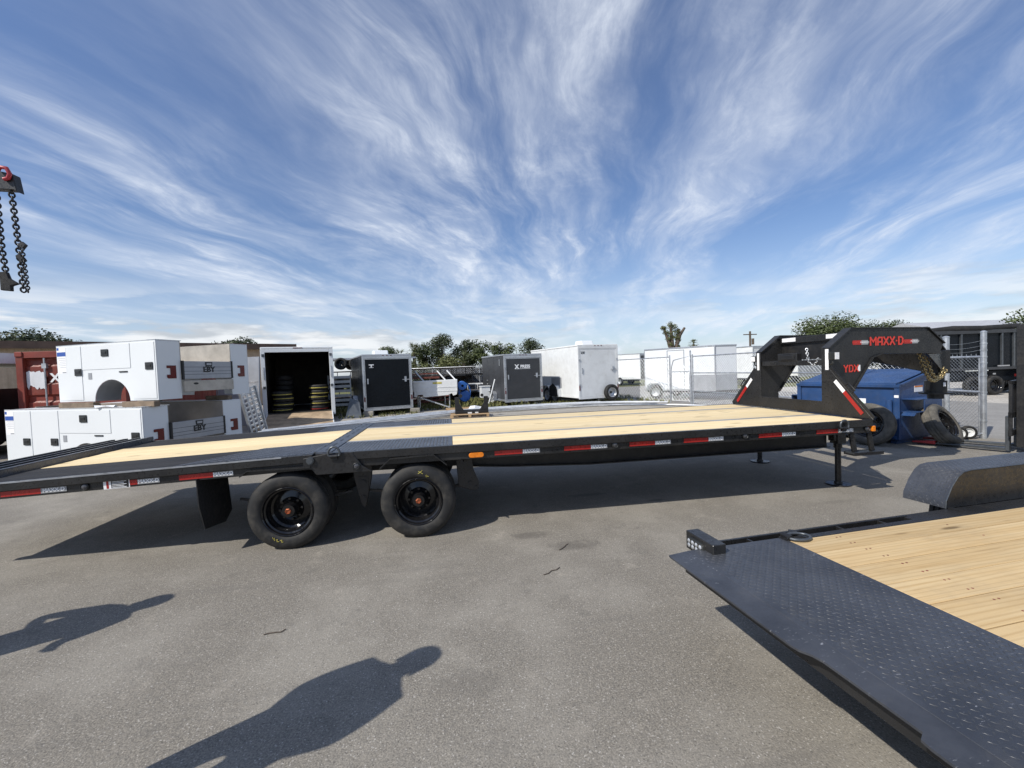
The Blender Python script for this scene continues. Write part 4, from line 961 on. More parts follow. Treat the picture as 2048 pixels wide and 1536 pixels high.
for i, (x, y, z0, z1, ln, lab) in enumerate(((.30,-.20,1.30,1.395,.75,'rear timber spacer between the two stacked white bodies, street side'), (1.9,-.25,1.30,1.395,.9,'front timber spacer between the two stacked white bodies, street side'), (.35,-1.75,1.30,1.395,.6,'timber spacer under the far rear corner of the top white body'), (2.2,-1.7,1.30,1.395,.6,'timber spacer under the far front corner of the top white body'),
        (.45,-.95,.0,.28,1.9,'rear timber crib under the lower white body'), (2.6,-.95,.0,.28,1.9,'front timber crib under the lower white body'))):
    X, Y_ = loc2w(x, y); b = B()
    if z0 > 1:
        b.box(-ln/2,ln/2,-.05,.05,0,z1-z0)
    else:
        b.box(-.07,.07,-ln/2,ln/2,0,.14).box(-.06,.06,-ln/2+.02,ln/2-.03,.141,.28)
    tag(obj('timber_block', b, tb, loc=(X,Y_,z0), rot=(0,0,YAW_S), bevel=.006), lab, 'timber block', 'timbers under the white bodies')
ps = B(); rs = random.Random(5)
pts = [(1.0+.35*math.cos(u)*rs.uniform(.6,1), -.1+.14*math.sin(u)*rs.uniform(.5,1.2), 1.306+rs.uniform(0,.05)) for u in [2*math.pi*i/12 for i in range(12)]]
ps.add([(1.0,-.1,1.34)]+pts, [(0,i+1,(i+1) % 12+1) for i in range(12)])
o = obj('plastic_wrap', ps, MT['poly'], loc=(-10.25,3.60,0), rot=(0,0,YAW_S)); tag(o, 'crumpled white plastic wrap lying on the lower white body', 'plastic sheet')

# ------------------------------------------------------------------ red shipping container, door end towards us
CN = thing('shipping_container', 'rust red shipping container with torn white patch and letter X on its door', 'container', (-15.59,7.678,0), R(88.1))
RB = MT['red_box']; CWd, CH, CL = 2.44, 2.59, 6.06
fr = B().box(-.02,.14,-.16,0,.0,CH).box(-.02,.14,-CWd,-CWd+.16,.0,CH).box(-.02,.14,-CWd+.161,-.161,CH-.16,CH).box(-.02,.14,-CWd+.161,-.161,.0,.16)
obj('door_frame', fr, RB, CN, bevel=.008)
ct = B()
for y in (-.09,-CWd+.09):
    for z in (.06,CH-.06): ct.box(-.045,-.0205,y-.085,y+.085,z-.06,z+.06)
obj('corner_casting', ct, RB, CN, bevel=.01)
for y0, y1 in ((-CWd/2+.005,-.165), (-CWd+.165,-CWd/2-.005)):
    pts = []; n = 5; z = .17; hgt = (CH-.34)/n
    for i in range(n): pts += [(.05,z),(.05,z+hgt*.55),(.085,z+hgt*.65),(.085,z+hgt*.9)]; z += hgt
    pts += [(.05,CH-.17),(.10,CH-.17),(.10,.17)]
    dr = obj('door', B().prism(pts, 'xz', y0, y1), RB, CN)
    for k in (.575,):
        yy = y0+(y1-y0)*k; obj('lock_rod', B().cyl((.012,yy,.10),(.012,yy,CH-.08),.02,10).box(-.01,.05,yy-.05,yy+.05,CH-.42,CH-.30).box(-.01,.05,yy-.05,yy+.05,.5,.6), MT['galv'], dr, smooth=40)
wv = [(0,-.01),(0,-.02)]
for y0, y1 in ((-.0,-.03), (-CWd+.03,-CWd)):
    pass
def corr(x0, x1, y, z0, z1, amp, pit, th=.01):
    b = B(); pts = []; x = x0
    while x < x1: pts += [(x,y),(x+pit*.3,y),(x+pit*.5,y+amp),(x+pit*.8,y+amp)]; x += pit
    n = len(pts); b.add([(p[0],p[1],z0) for p in pts]+[(p[0],p[1],z1) for p in pts], [(i,i+1,n+i+1,n+i) for i in range(n-1)]); return b
obj('side_wall', corr(.14, CL, -.03, .1, CH-.08, -.03, .28), RB, CN); obj('side_wall', corr(.14, CL, -CWd+.03, .1, CH-.08, .03, .28), RB, CN)
obj('roof', B().box(.14,CL,-CWd+.01,-.01,CH-.06,CH-.02), RB, CN); obj('floor', B().box(.14,CL,-CWd+.01,-.01,.06,.16), RB, CN); obj('front_wall', B().box(CL-.03,CL,-CWd,0,.1,CH), RB, CN)
rs = random.Random(11)
poly = [(-.30+.0*i, 0) for i in range(0)]
up = [(-.17-.033*i, 2.10+rs.uniform(-.035,.03)) for i in range(14)]; dn = [(-.17-.033*i, 1.72+rs.uniform(-.07,.04)) for i in range(14)]
obj('torn_patch', B().prism(up+dn[::-1], 'yz', .040, .048), MT['poly'], CN)
letter(CN, 'X', .30, 'whiteink', (.046,-.80,1.92), (R(90),0,R(-90)), bold=.010)

# ------------------------------------------------------------------ ribbed white trailer at the frame edge
WTr = thing('ribbed_white_trailer', 'white ribbed livestock style trailer standing left of the red container', 'trailer', (-18.7,7.2,0), R(88))
b = corr(0, 3.0, 0, 1.55, 2.45, .03, .22); obj('upper_side', B().box(-.02,5,-2.3,0,2.35,2.62).box(-.02,.03,-2.3,-.0,1.75,2.35), MT['white_old'], WTr)
rbs = B()
for i in range(7): rbs.box(-.04,-.021,-2.28,-.02,1.76+i*.09,1.79+i*.09)
obj('side_ribs', rbs, MT['white'], WTr)
lo = B()
for i in range(12): lo.box(-.03,.0,-2.28+i*.19,-2.18+i*.19,1.22,1.74)
obj('lower_slats', lo, MT['white_old'], WTr); obj('rear_frame', B().box(-.04,.0,-.08,0,.3,2.4).box(-.04,0,-2.3,-2.22,.3,2.4).box(0,5,-2.3,0,.35,.5).box(4.95,5,-2.3,0,.5,2.4).box(0,5,-2.3,-2.27,.5,1.7).box(0,5,-.03,0,.5,1.7), MT['black2'], WTr)
for x in (2.2,3.0):
    trailer_wheel(WTr, x, -.1, .34, 'silver', 1); trailer_wheel(WTr, x, -2.2, .34, 'silver', -1)
# tan workshop behind
BD = thing('tan_metal_building', 'long low tan ribbed metal building with brown roof trim behind the container', 'building', (-27.5,19.6,0), math.atan2(7.6, 11.3))
bl = 13.6
def vcorr(x0, x1, y, z0, z1): return corr(x0, x1, y, z0, z1, -.03, .30)
obj('wall', vcorr(0, bl, 0, 0, 3.75), MT['tan'], BD); obj('wall', B().box(bl-.02,bl,0.03,14,0,3.72).prism([(0.03,3.72),(14,3.72),(7,3.95)], 'yz', bl-.02, bl), MT['tan'], BD); obj('wall', B().box(0,.02,0.03,14,0,3.72), MT['tan'], BD)
rf = obj('roof', B().add([(-.3,-.4,3.70),(bl+.5,-.4,3.70),(bl+.5,7,4.0),(-.3,7,4.0),(-.3,14.4,3.70),(bl+.5,14.4,3.70)], [(0,1,2,3),(3,2,5,4)]), MT['roofgrey'], BD)
obj('roof_trim', B().box(-.3,bl+.5,-.44,-.40,3.66,4.04).beam((bl+.5,-.4,3.90),(bl+.5,7,4.10),.05,.3).beam((bl+.5,7,4.10),(bl+.5,14.4,3.9),.05,.3), MT['brown'], rf)
obj('dark_doorway', B().box(bl-3.2,bl-2.0,-.05,-.033,2.0,2.35), MT['blackink'], BD)

# ------------------------------------------------------------------ jib with hanging chains, top left
JB = thing('lifting_jib', 'black forklift lifting jib with red hook and chains hanging against the sky', 'jib', (-16.2,5.5,0))
JB.location = (0,0,0)
obj('jib_boom', B().prism([(-16.0,5.62),(-13.15,5.50),(-13.10,5.46),(-13.15,5.80),(-13.42,5.86),(-16.0,5.98)], 'xz', 5.08, 5.24), MT['black2'], JB, bevel=.01)
obj('hook', B().tube([(-13.36,5.05,5.85),(-13.30,5.03,5.90),(-13.20,5.03,5.88),(-13.16,5.04,5.78),(-13.20,5.05,5.70),(-13.27,5.05,5.68)], .035, 10), MT['hook_red'], JB, smooth=60)
obj('hoist_chain', chain_b([(-13.25,5.15,5.50),(-13.20,5.15,4.50),(-13.17,5.15,3.60)], .105, .016, 6, .36), MT['chain'], JB, smooth=60)
obj('hoist_chain', chain_b([(-13.50,5.15,5.60),(-13.48,5.15,4.4),(-13.44,5.15,3.9)], .105, .016, 6, .36), MT['chain'], JB, smooth=60)
obj('hoist_chain', chain_b([(-13.12,5.12,4.45),(-13.07,5.12,3.58)], .075, .012, 6, .36), MT['chain'], JB, smooth=60)
obj('chain_hook', B().beam((-13.15,5.13,4.50),(-13.06,5.12,4.42),.06,.10).beam((-13.2,5.13,4.28),(-13.10,5.13,4.14),.06,.09), MT['chain'], JB, bevel=.01)
obj('sling', B().prism([(-13.52,3.95),(-13.40,3.95),(-13.36,3.82),(-13.22,3.72),(-13.34,3.68),(-13.34,3.58),(-13.52,3.60)], 'xz', 5.10, 5.17), MT['rubber_flap'], JB, bevel=.01)
obj('mast', B().box(-16.2,-16.0,4.85,4.97,.15,6.1).box(-16.2,-16.0,5.35,5.47,.15,6.1).box(-16.18,-16.02,4.97,5.35,5.5,6.0).box(-16.18,-16.02,4.97,5.35,.3,.5), MT['black2'], JB, bevel=.01)
obj('chassis', B().box(-18.6,-16.3,4.6,5.7,.3,1.1).box(-18.8,-17.6,4.6,5.7,.3,1.6), MT['hook_red'], JB, bevel=.05, seg=2)
for x in (-16.6,-18.2):
    trailer_wheel(JB, x, 4.62, .40, 'gloss', -1); trailer_wheel(JB, x, 5.68, .40, 'gloss', 1)
# ------------------------------------------------------------------ enclosed cargo trailers
def cargo(name, label, x, y, yaw, L, W, H, z0, side, rear, trim='silver', wheel_x=.42, axles=1, wr=.34, ac=None, nose=.0, door='ramp', cat='trailer', group=None, side_door=None, far=False, fender=True):
    t = thing(name, label, cat, (x,y,0), R(yaw), group)
    sd, rr_, tm = MT[side], MT[rear], MT[trim]
    bp = [(0,0),(0,-W),(L,-W)]+([(L+nose,-W/2)] if nose else [])+[(L,0)]
    obj('body', B().prism(bp, 'xy', z0, z0+H-.05), sd, t, bevel=.02)
    bp2 = [(-.015,.015),(-.015,-W-.015),(L+.01,-W-.015)]+([(L+nose+.02,-W/2)] if nose else [])+[(L+.01,.015)]
    obj('roof_cap', B().prism(bp2, 'xy', z0+H-.052, z0+H+.02), tm, t, bevel=.012)
    ft = B().box(-.035,-.001,-W-.005,-W+.075,z0-.08,z0+H-.055).box(-.035,-.001,-.075,.005,z0-.08,z0+H-.055).box(-.035,-.001,-W+.0755,-.0755,z0+H-.16,z0+H-.055).box(-.035,-.001,-W+.0755,-.0755,z0-.08,z0+.02)
    obj('rear_frame', ft, tm, t, bevel=.004)
    dd = obj('rear_door', B().box(-.025,-.002,-W+.085,-.085,z0+.03,z0+H-.17), rr_, t, bevel=.006)
    if not far:
        tr = B().box(-.032,-.0255,-W+.085,-.085,z0+.03,z0+.055).box(-.032,-.0255,-W+.085,-.085,z0+H-.195,z0+H-.17).box(-.032,-.0255,-W+.085,-W+.11,z0+.055,z0+H-.195).box(-.032,-.0255,-.11,-.085,z0+.055,z0+H-.195)
        obj('door_trim', tr, tm, dd)
        hg = B()
        for k in (.22,.70):
            hg.box(-.05,-.0355,-.10,-.02,z0+H*k,z0+H*k+.07).box(-.05,-.0355,-W+.02,-W+.10,z0+H*k,z0+H*k+.07)
        obj('door_hinge', hg, MT['galv'], dd)
        lk = B().cyl((-.05,-W+.12,z0+H*.52),(-.05,-W+.42,z0+H*.52),.013,8).box(-.055,-.026,-W+.24,-W+.32,z0+H*.48,z0+H*.58)
        obj('latch', lk, MT['galv'], dd); obj('keeper', B().box(-.05,-.026,-.22,-.17,z0+H*.46,z0+H*.56), MT['galv'], dd)
        ml = B()
        for k in (-.08,0,.08): ml.box(-.045,-.0355,-W/2+k*W-.03,-W/2+k*W+.03,z0+H-.045,z0+H-.02)
        obj('marker_lamp', ml, MT['redlens'], t)
        tl = B().box(-.045,-.0355,-.065,-.015,z0+.30,z0+.55).box(-.045,-.0355,-W+.015,-W+.065,z0+.30,z0+.55)
        obj('tail_lamp', tl, MT['redlens'], t)
        seam = B(); k = .45
        while k < L-.2: seam.box(k,k+.012,.0005,.005,z0+.02,z0+H-.06).box(k,k+.012,-W-.005,-W-.0005,z0+.02,z0+H-.06); k += .82
        obj('panel_seam', seam, sd, t)
        obj('bottom_trim', B().box(0,L,.0005,.012,z0-.03,z0+.06).box(0,L,-W-.012,-W-.0005,z0-.03,z0+.06), tm, t)
    obj('chassis', B().box(.05,L-.05,-W+.1,-W+.2,z0-.13,z0-.001).box(.05,L-.05,-.2,-.1,z0-.13,z0-.001).beam((L-.1,-.25,z0-.07),(L+nose+1.0,-W/2,z0-.07),.07,.1).beam((L-.1,-W+.25,z0-.07),(L+nose+1.0,-W/2,z0-.07),.07,.1).cyl((L+nose+.85,-W/2,.0),(L+nose+.85,-W/2,z0+.45),.03,8), MT['black2'], t)
    for a in range(axles):
        wx = L*wheel_x+a*.8
        trailer_wheel(t, wx, .03, wr, 'silver', 1); trailer_wheel(t, wx, -W-.03, wr, 'silver', -1)
        if fender:
            fp = [(wx-.46,z0-.02),(wx-.42,wr+.30),(wx-.25,wr*2+.10),(wx+.25,wr*2+.10),(wx+.42,wr+.30),(wx+.46,z0-.02)]
            for ya, yb in ((.013,.21), (-W-.21,-W-.013)):
                n = len(fp); obj('fender', B().add([(q[0],ya,q[1]) for q in fp]+[(q[0],yb,q[1]) for q in fp], [(i,i+1,n+i+1,n+i) for i in range(n-1)]), sd if side.startswith('white') else tm, t)
    if ac: obj('roof_unit', B().prism([(ac-.35,z0+H+.021),(ac+.35,z0+H+.021),(ac+.28,z0+H+.26),(ac-.22,z0+H+.26)], 'xz', -W/2-.32, -W/2+.32), MT['white'], t, bevel=.04, seg=2)
    if side_door:
        a, b_ = side_door; sdr = obj('side_door', B().box(a,b_,.0005,.016,z0+.06,z0+H-.12), sd, t, bevel=.004)
        e = B().box(a-.035,a-.002,.0005,.022,z0+.03,z0+H-.09).box(b_+.002,b_+.035,.0005,.022,z0+.03,z0+H-.09).box(a-.002,b_+.002,.0005,.022,z0+H-.118,z0+H-.09)
        obj('door_trim', e, tm, sdr); obj('latch', B().box(b_-.14,b_-.02,.018,.035,z0+H*.5,z0+H*.5+.03).box(b_-.09,b_-.05,.018,.03,z0+H*.42,z0+H*.47), MT['galv'], sdr)
        obj('door_hinge', B().box(a-.03,a+.05,.0225,.03,z0+.4,z0+.48).box(a-.03,a+.05,.0225,.03,z0+H-.5,z0+H-.42), MT['galv'], sdr)
    return t
BC = cargo('cargo_trailer', 'black enclosed cargo trailer with silver framed rear door and white roof unit', -8.617, 13.811, 108.5, 3.95, 2.03, 2.25, .29, 'ink_black', 'ink_black', ac=1.6, wheel_x=.55)
lt = obj('door_emblem', B().box(-.034,-.0305,-.46,-.26,2.10,2.14).box(-.034,-.0305,-.385,-.335,2.02,2.10).box(-.034,-.0305,-.45,-.27,2.0,2.015), MT['whiteink'], BC)
obj('nose_guard', B().box(3.2,3.95,.0125,.02,.32,.95), MT['silver'], BC)
XP = cargo('cargo_trailer', 'small charcoal cargo trailer lettered XPRESS with aluminium door frame', -2.681, 14.223, 104.3, 2.99, 1.87, 2.05, .335, 'charcoal', 'charcoal', wheel_x=.45, wr=.32)
letter(XP, 'X', .26, 'whiteink', (-.033,-.62,1.82), (R(90),R(0),R(-90)), bold=.012); letter(XP, 'PRESS', .19, 'whiteink', (-.033,-1.03,1.83), (R(90),0,R(-90)), bold=.007)
obj('logo_underline', B().box(-.034,-.031,-1.28,-.55,1.725,1.74), MT['whiteink'], XP)
obj('number_plate', B().box(2.1,2.3,.0135,.018,1.20,1.26).box(2.1,2.3,.0135,.018,1.02,1.08).box(.45,.53,.0135,.018,1.9,2.2), MT['silver'], XP)
AC = cargo('cargo_trailer', 'tall weathered white cargo trailer with roof air unit and spare wheel on its rear', .545, 13.677, 104.6, 4.76, 2.12, 2.32, .36, 'white_old', 'white_old', ac=1.1, wheel_x=.42, wr=.38, axles=2, trim='white_old')
sw = link('spare_wheel', tyre_mesh('tyre',.95,.95), MT['tyre'], AC, (-.16,-1.62,.52), (0,0,R(-90))); link('rim', TY_ME[('rs',.34/.385)] if ('rs',.34/.385) in TY_ME else tyre_mesh('rim',.95,.95), MT['silver'], sw)
obj('spare_bracket', B().cyl((-.16,-1.62,.52),(.0,-1.62,.52),.05,10), MT['black2'], AC)
obj('side_patch', B().box(1.5,2.5,.006,.012,.75,1.25), MT['grey_panel'], AC); obj('torn_fender', B().add([(1.5,.22,.36),(1.6,.23,.8),(1.95,.23,.98),(2.35,.22,.82),(2.45,.2,.36)], [(0,1,2,3,4)]), MT['rubber_flap'], AC)
obj('emblem', B().box(-.0345,-.0325,-.36,-.14,2.36,2.385).box(-.0345,-.0325,-.34,-.25,2.30,2.34).box(-.0345,-.0325,-.23,-.16,2.29,2.33), MT['blackink'], AC)
SDt = cargo('cargo_trailer', 'white cargo trailer with side door and wedge nose behind the chain link fence', 6.36, 17.0, -57.0, 3.50, 1.9, 2.02, .44, 'white', 'white', wheel_x=.18, wr=.34, nose=.55)
dr_ = obj('side_door', B().box(1.25,2.05,-1.916,-1.9005,.50,2.32), MT['white'], SDt, bevel=.004)
obj('door_trim', B().box(1.215,1.248,-1.922,-1.9005,.47,2.36).box(2.052,2.085,-1.922,-1.9005,.47,2.36).box(1.248,2.052,-1.922,-1.9005,2.322,2.36), MT['silver'], dr_)
obj('door_latch', B().box(1.27,1.39,-1.94,-1.918,1.35,1.38).box(1.30,1.34,-1.935,-1.918,1.2,1.27), MT['galv'], dr_)
obj('stone_guard', B().add([(2.3,-1.914,.44),(3.502,-1.914,.44),(4.062,-.95,.44),(4.062,-.95,1.15),(3.502,-1.914,1.15),(2.3,-1.914,1.15)], [(0,1,4,5),(1,2,3,4)]), MT['grey_panel'], SDt)
obj('nose_edge', B().box(3.48,3.53,-1.93,-1.88,.44,2.42), MT['grey_panel'], SDt)
# rows of trailers far behind the fence
def far_trailer(label, x, y, yaw, L, W, H, side, rear):
    return cargo('cargo_trailer', label, x, y, yaw, L, W, H, .5, side, rear, far=True, fender=False, group='trailers parked beyond the grass verge')
far_trailer('distant grey and white trailer parked beyond the grass verge left of the side door trailer', 10.6, 29.0, 130, 4.5, 2.1, 2.15, 'white_old', 'charcoal')
far_trailer('distant white cargo trailer with grey front parked right of the wedge nose trailer', 15.5, 22.0, 100, 5.0, 2.3, 2.2, 'white_old', 'white_old')
far_trailer('distant pale trailer partly hidden behind the gooseneck headboard', 19.5, 22.6, 100, 5.0, 2.4, 2.2, 'white_old', 'grey_panel')
far_trailer('distant long flat roofed white trailer behind the wedge nose trailer', 13.0, 27.0, 60, 6.5, 2.4, 2.3, 'white', 'white_old')

# ------------------------------------------------------------------ open box trailer with ramp down
OT = thing('box_trailer', 'white enclosed trailer with its plywood ramp door lowered and tyres stacked inside', 'trailer', (-11.953,12.511,0), R(106))
OW, OH, OL, OZ = 2.454, 2.50, 5.0, .38
WO = MT['white_old']; lum = MT['ply']
obj('wall', B().box(0,OL,-.03,0,OZ,OZ+OH-.08), WO, OT); obj('wall', B().box(0,OL,-OW,-OW+.03,OZ,OZ+OH-.08), WO, OT); obj('wall', B().box(OL-.03,OL,-OW+.03,-.03,OZ,OZ+OH-.08), WO, OT)
obj('wall_lining', B().box(.05,OL-.03,-.045,-.031,OZ+.03,OZ+OH-.1), MT['shaded_ply'], OT); obj('wall_lining', B().box(.05,OL-.03,-OW+.031,-OW+.045,OZ+.03,OZ+OH-.1), MT['shaded_ply'], OT); obj('wall_lining', B().box(OL-.045,OL-.031,-OW+.046,-.046,OZ+.03,OZ+OH-.1), MT['shaded_ply'], OT); obj('ceiling_lining', B().box(.05,OL-.046,-OW+.046,-.046,OZ+OH-.099,OZ+OH-.085), MT['shaded_ply'], OT)
obj('floor', B().box(0,OL,-OW,0,OZ-.09,OZ), MT['shaded_ply'], OT); obj('roof', B().box(-.02,OL,-OW-.01,.01,OZ+OH-.08,OZ+OH), WO, OT, bevel=.01)
obj('rear_frame', B().box(-.06,.0,-.13,.01,OZ-.16,OZ+OH-.085).box(-.06,.0,-OW-.01,-OW+.13,OZ-.16,OZ+OH-.085).box(-.06,-.0,-OW+.131,-.131,OZ+OH-.20,OZ+OH-.085).box(-.045,-.021,-OW,0,OZ+OH-.07,OZ+OH-.01), MT['white'], OT, bevel=.008)
ml = B()
for k in (-.12,0,.1): ml.box(-.055,-.046,-OW/2+k-.05,-OW/2+k+.05,OZ+OH-.055,OZ+OH-.025)
obj('marker_lamp', ml, MT['redlens'], OT)
for yy in (-.075,-OW+.075):
    for z in (1.0,2.2): obj('hinge_bracket', B().box(-.09,-.061,yy-.045,yy+.045,OZ+z-.06,OZ+z+.04), MT['steel'], OT, bevel=.006)
    obj('lock_bar', B().cyl((-.08,yy,OZ+1.3),(-.08,yy,OZ+1.75),.02,8), MT['galv'], OT, smooth=40)
rp = obj('ramp_door', B().add([(-.07,-.13,OZ-.02),(-.07,-OW+.13,OZ-.02),(-1.9,-OW+.13,.03),(-1.9,-.13,.03),(-.07,-.13,OZ-.08),(-.07,-OW+.13,OZ-.08),(-1.9,-OW+.13,.0),(-1.9,-.13,.0)], [(0,1,2,3),(7,6,5,4),(0,3,7,4),(1,5,6,2),(2,6,7,3),(0,4,5,1)]), MT['ply'], OT)
obj('ramp_edge', B().beam((-.07,-.115,OZ-.05),(-1.9,-.115,.02),.03,.07).beam((-.07,-OW+.115,OZ-.05),(-1.9,-OW+.115,.02),.03,.07), MT['white'], rp)
obj('chassis', B().box(.0,OL,-OW+.15,-OW+.25,.2,OZ-.1).box(.0,OL,-.25,-.15,.2,OZ-.1).box(-.03,.05,-OW,0,.16,OZ-.095).cyl((5.9,-OW/2,0),(5.9,-OW/2,.9),.04,8).beam((OL,-.3,.3),(6.1,-OW/2,.3),.08,.1).beam((OL,-OW+.3,.3),(6.1,-OW/2,.3),.08,.1), MT['black2'], OT)
for x in (2.2,3.05):
    trailer_wheel(OT, x, -.14, .34, 'silver', 1); trailer_wheel(OT, x, -OW+.14, .34, 'silver', -1)
# stacked tyres inside, every tyre its own thing
st_me = tyre_b(.92, .95, 28).mesh('tyre'); st_me.shade_smooth(); st_me.set_sharp_from_angle(angle=R(35)); st_me.materials.append(MT['tyre'])
band = B().lathe([(.358,-.012),(.3585,.012)], (0,0,0), 'y', 28).mesh('label_band'); band.materials.append(MT['yellowink']); band2 = band.copy(); band2.materials.clear(); band2.materials.append(MT['redtape'])
co, so_ = math.cos(R(106)), math.sin(R(106))
def ot(x, y): return (-11.953+x*co-y*so_, 12.511+x*so_+y*co)
for lx, ly, n, nm in ((.55,-.60,4,'left'), (.55,-OW+.55,5,'right'), (1.75,-.60,7,'far left')):
    for i in range(n):
        X, Y_ = ot(lx+rg.uniform(-.03,.03), ly+rg.uniform(-.03,.03))
        ordn = ('lowest','second','third','fourth','fifth','sixth','seventh')[i]; pos = 'topmost' if i == n-1 else ordn if i == 0 else ordn+' from the floor'
        lab = pos+{'left': ' yellow banded tyre in the shorter stack inside the white box trailer', 'right': (' red banded tyre' if i == 0 else ' yellow banded tyre')+' in the taller stack inside the white box trailer', 'far left': ' plain tyre in the dim stack deep inside the white box trailer'}[nm]
        t = thing('stacked_tyre', lab, 'tyre', (X,Y_,OZ+.098+i*.206), rot=(R(90),0,rg.uniform(0,6)), group='tyres stacked inside the white box trailer, '+nm)
        link('tyre', st_me, None, t)
        if nm != 'far left': link('label_band', band2 if (i == 0 and nm == 'right') else band, None, t, (0,rg.uniform(-.03,.03),0))
# ------------------------------------------------------------------ pallet with fork carriage, pipes, odds and ends
def pallet(name, label, loc, rz, s=1.0, group=None):
    t = thing(name, label, 'pallet', loc, rz, group); P_ = MT['pallet']
    w, d = 1.42*s, 1.1*s
    me = B().box(-w/2,w/2,-.048,.048,.0,.018).mesh('slat'); me.materials.append(P_)
    for i in range(7): link('slat', me, None, t, (0,-d/2+.05+i*(d-.1)/6,.118))
    for y in (-d/2+.05,0,d/2-.05): link('slat', me, None, t, (0,y,0))
    for x in (-w/2+.05,0,w/2-.05):
        for y in (-d/2+.05,0,d/2-.05): obj('block', B().box(x-.05,x+.05,y-.045,y+.045,.018,.118), P_, t)
    return t
pallet('pallet', 'wooden pallet carrying a black steel fork carriage on the gravel', (-4.36,11.65,0), R(-3))
FC = thing('fork_carriage', 'black steel carriage with two tapered uprights strapped to the wooden pallet', 'carriage', (-4.28,11.70,.137), R(-3))
obj('base_beam', B().box(-.62,.62,-.30,-.18,.0,.10).box(-.62,.62,.18,.30,.0,.10).box(-.62,-.5,-.18,.18,0,.09).box(.5,.62,-.18,.18,0,.09), MT['black2'], FC, bevel=.01)
for x in (-.48,.48):
    s_ = 1 if x < 0 else -1
    up = B().prism([(x-.14*s_,.10),(x+.20*s_,.10),(x+.02*s_,.40),(x+.02*s_,.62),(x-.14*s_,.62)], 'xz', -.24, -.20)
    obj('upright', up, MT['black2'], FC, bevel=.006)
obj('strap', B().box(-.15,.0,-.31,-.301,.0,.05).box(.12,.24,-.31,-.301,.0,.05), MT['white_old'], FC)
obj('upright_roller', B().cyl((-.40,-.28,.66),(-.40,-.16,.66),.07,12), MT['black2'], FC); obj('upright_roller', B().cyl((.40,-.28,.66),(.40,-.16,.66),.06,12), MT['black2'], FC)
# bundles of long galvanised pipes bowed over the gravel
rgp = random.Random(9)
base = [(-10.6,9.0),(-9.2,9.9),(-7.95,10.55),(-6.0,11.7),(-3.9,12.75),(-1.0,13.25),(1.5,13.2),(3.4,12.2),(4.55,11.0)]
def smooth_path(pts, n=5):
    out = []
    for i in range(len(pts)-1):
        p0, p1, p2, p3 = (Vector(pts[max(0,min(len(pts)-1,k))]) for k in (i-1,i,i+1,i+2))
        for j in range(n):
            t = j/n; out.append(.5*((2*p1)+(-p0+p2)*t+(2*p0-5*p1+4*p2-p3)*t*t+(-p0+3*p1-3*p2+p3)*t**3))
    out.append(Vector(pts[-1])); return out
for i in range(9):
    off = (i-4)*.13+rgp.uniform(-.05,.05); a, b_ = rgp.randint(0,2), len(base)-rgp.randint(0,2)
    pts = [(x+off*.55+rgp.uniform(-.05,.05), y-off*.85+rgp.uniform(-.07,.07), .034+.062*(i % 3)+rgp.uniform(0,.01)) for x, y in base[a:b_]]
    o = obj('galvanised_pipe', B().tube(smooth_path(pts), .030, 8), MT['pipe'], smooth=60)
    tag(o, 'long galvanised pipe in the bowed bundle lying on the gravel behind the flatbed', 'pipe', 'galvanised pipes on the gravel')
for i in range(4):
    pts = [(-9.7+i*.1,9.2-.05*i,.05),(-8.2+.05*i,9.9-.1*i,.05),(-6.9+.04*i,10.5-.1*i,.05)]
    o = obj('bright_flat_rail', B().tube(smooth_path(pts), .022, 4), MT['pipe']); tag(o, 'short bright aluminium rail lying at the left end of the pipe bundle', 'rail', 'aluminium rails on the gravel')
# white box on stands with diagonal poles, blue tool, red oxide frames
WB = thing('plow_frame', 'white steel equipment box on grey stands with angled poles rising from it', 'equipment', (-5.72,15.4,0), R(-2))
bx = B().prism([(-.95,.62),(-.95,.80),(-.98,.95),(-.98,1.34),(1.0,1.36),(1.0,.86),(.96,.68),(.80,.62),(.74,.74),(.56,.66),(-.50,.60),(-.58,.72),(-.78,.72),(-.84,.62)], 'xz', -.35, .30)
obj('box', bx, MT['white_old'], WB, bevel=.012)
obj('box_rib', B().box(-.95,.98,-.362,-.351,1.02,1.05).box(-.95,.98,-.362,-.351,.84,.87).box(-.98,-.4,-.37,-.351,1.26,1.33), MT['white_old'], WB)
obj('label_plate', B().box(-.1,.30,-.358,-.351,1.19,1.27), MT['yellowink'], WB)
obj('stand', B().cyl((-.72,-.2,0),(-.72,-.2,.66),.03,8).cyl((-.85,.2,0),(-.85,.2,.66),.03,8).cyl((.62,-.2,0),(.62,-.2,.68),.03,8).cyl((.4,.2,0),(.4,.2,.66),.03,8).beam((-.68,-.3,.60),(.62,-.5,.12),.05,.05), MT['galv'], WB)
for x in (-.5,.5,.95): obj('pole', B().cyl((x,-.1,1.3),(x-.42,.2,1.78),.03,8), MT['white_old'], WB, smooth=40)
obj('shelf', B().box(-1.30,-.99,-.2,.3,.95,1.30), MT['grey_panel'], WB, bevel=.01)
bt = thing('blue_hose_reel', 'bright blue tool reel wrapped in hose beside the white equipment box', 'hose reel', (-4.52,15.5,0), R(8))
obj('reel_body', B().lathe([(.06,-.2),(.20,-.2),(.22,0),(.20,.2),(.06,.2)], (0,0,1.05), 'y', 18).lathe([(.0,-.12),(.24,-.12),(.28,.0),(.24,.12),(0,.12)], (.12,0,.55), 'y', 18), MT['blue2'], bt, smooth=40)
obj('reel_stand', B().cyl((-.1,0,0),(0,0,1.05),.035,8).cyl((.35,.05,0),(.1,0,1.05),.035,8).box(-.2,.45,-.15,.15,0,.05), MT['black2'], bt)
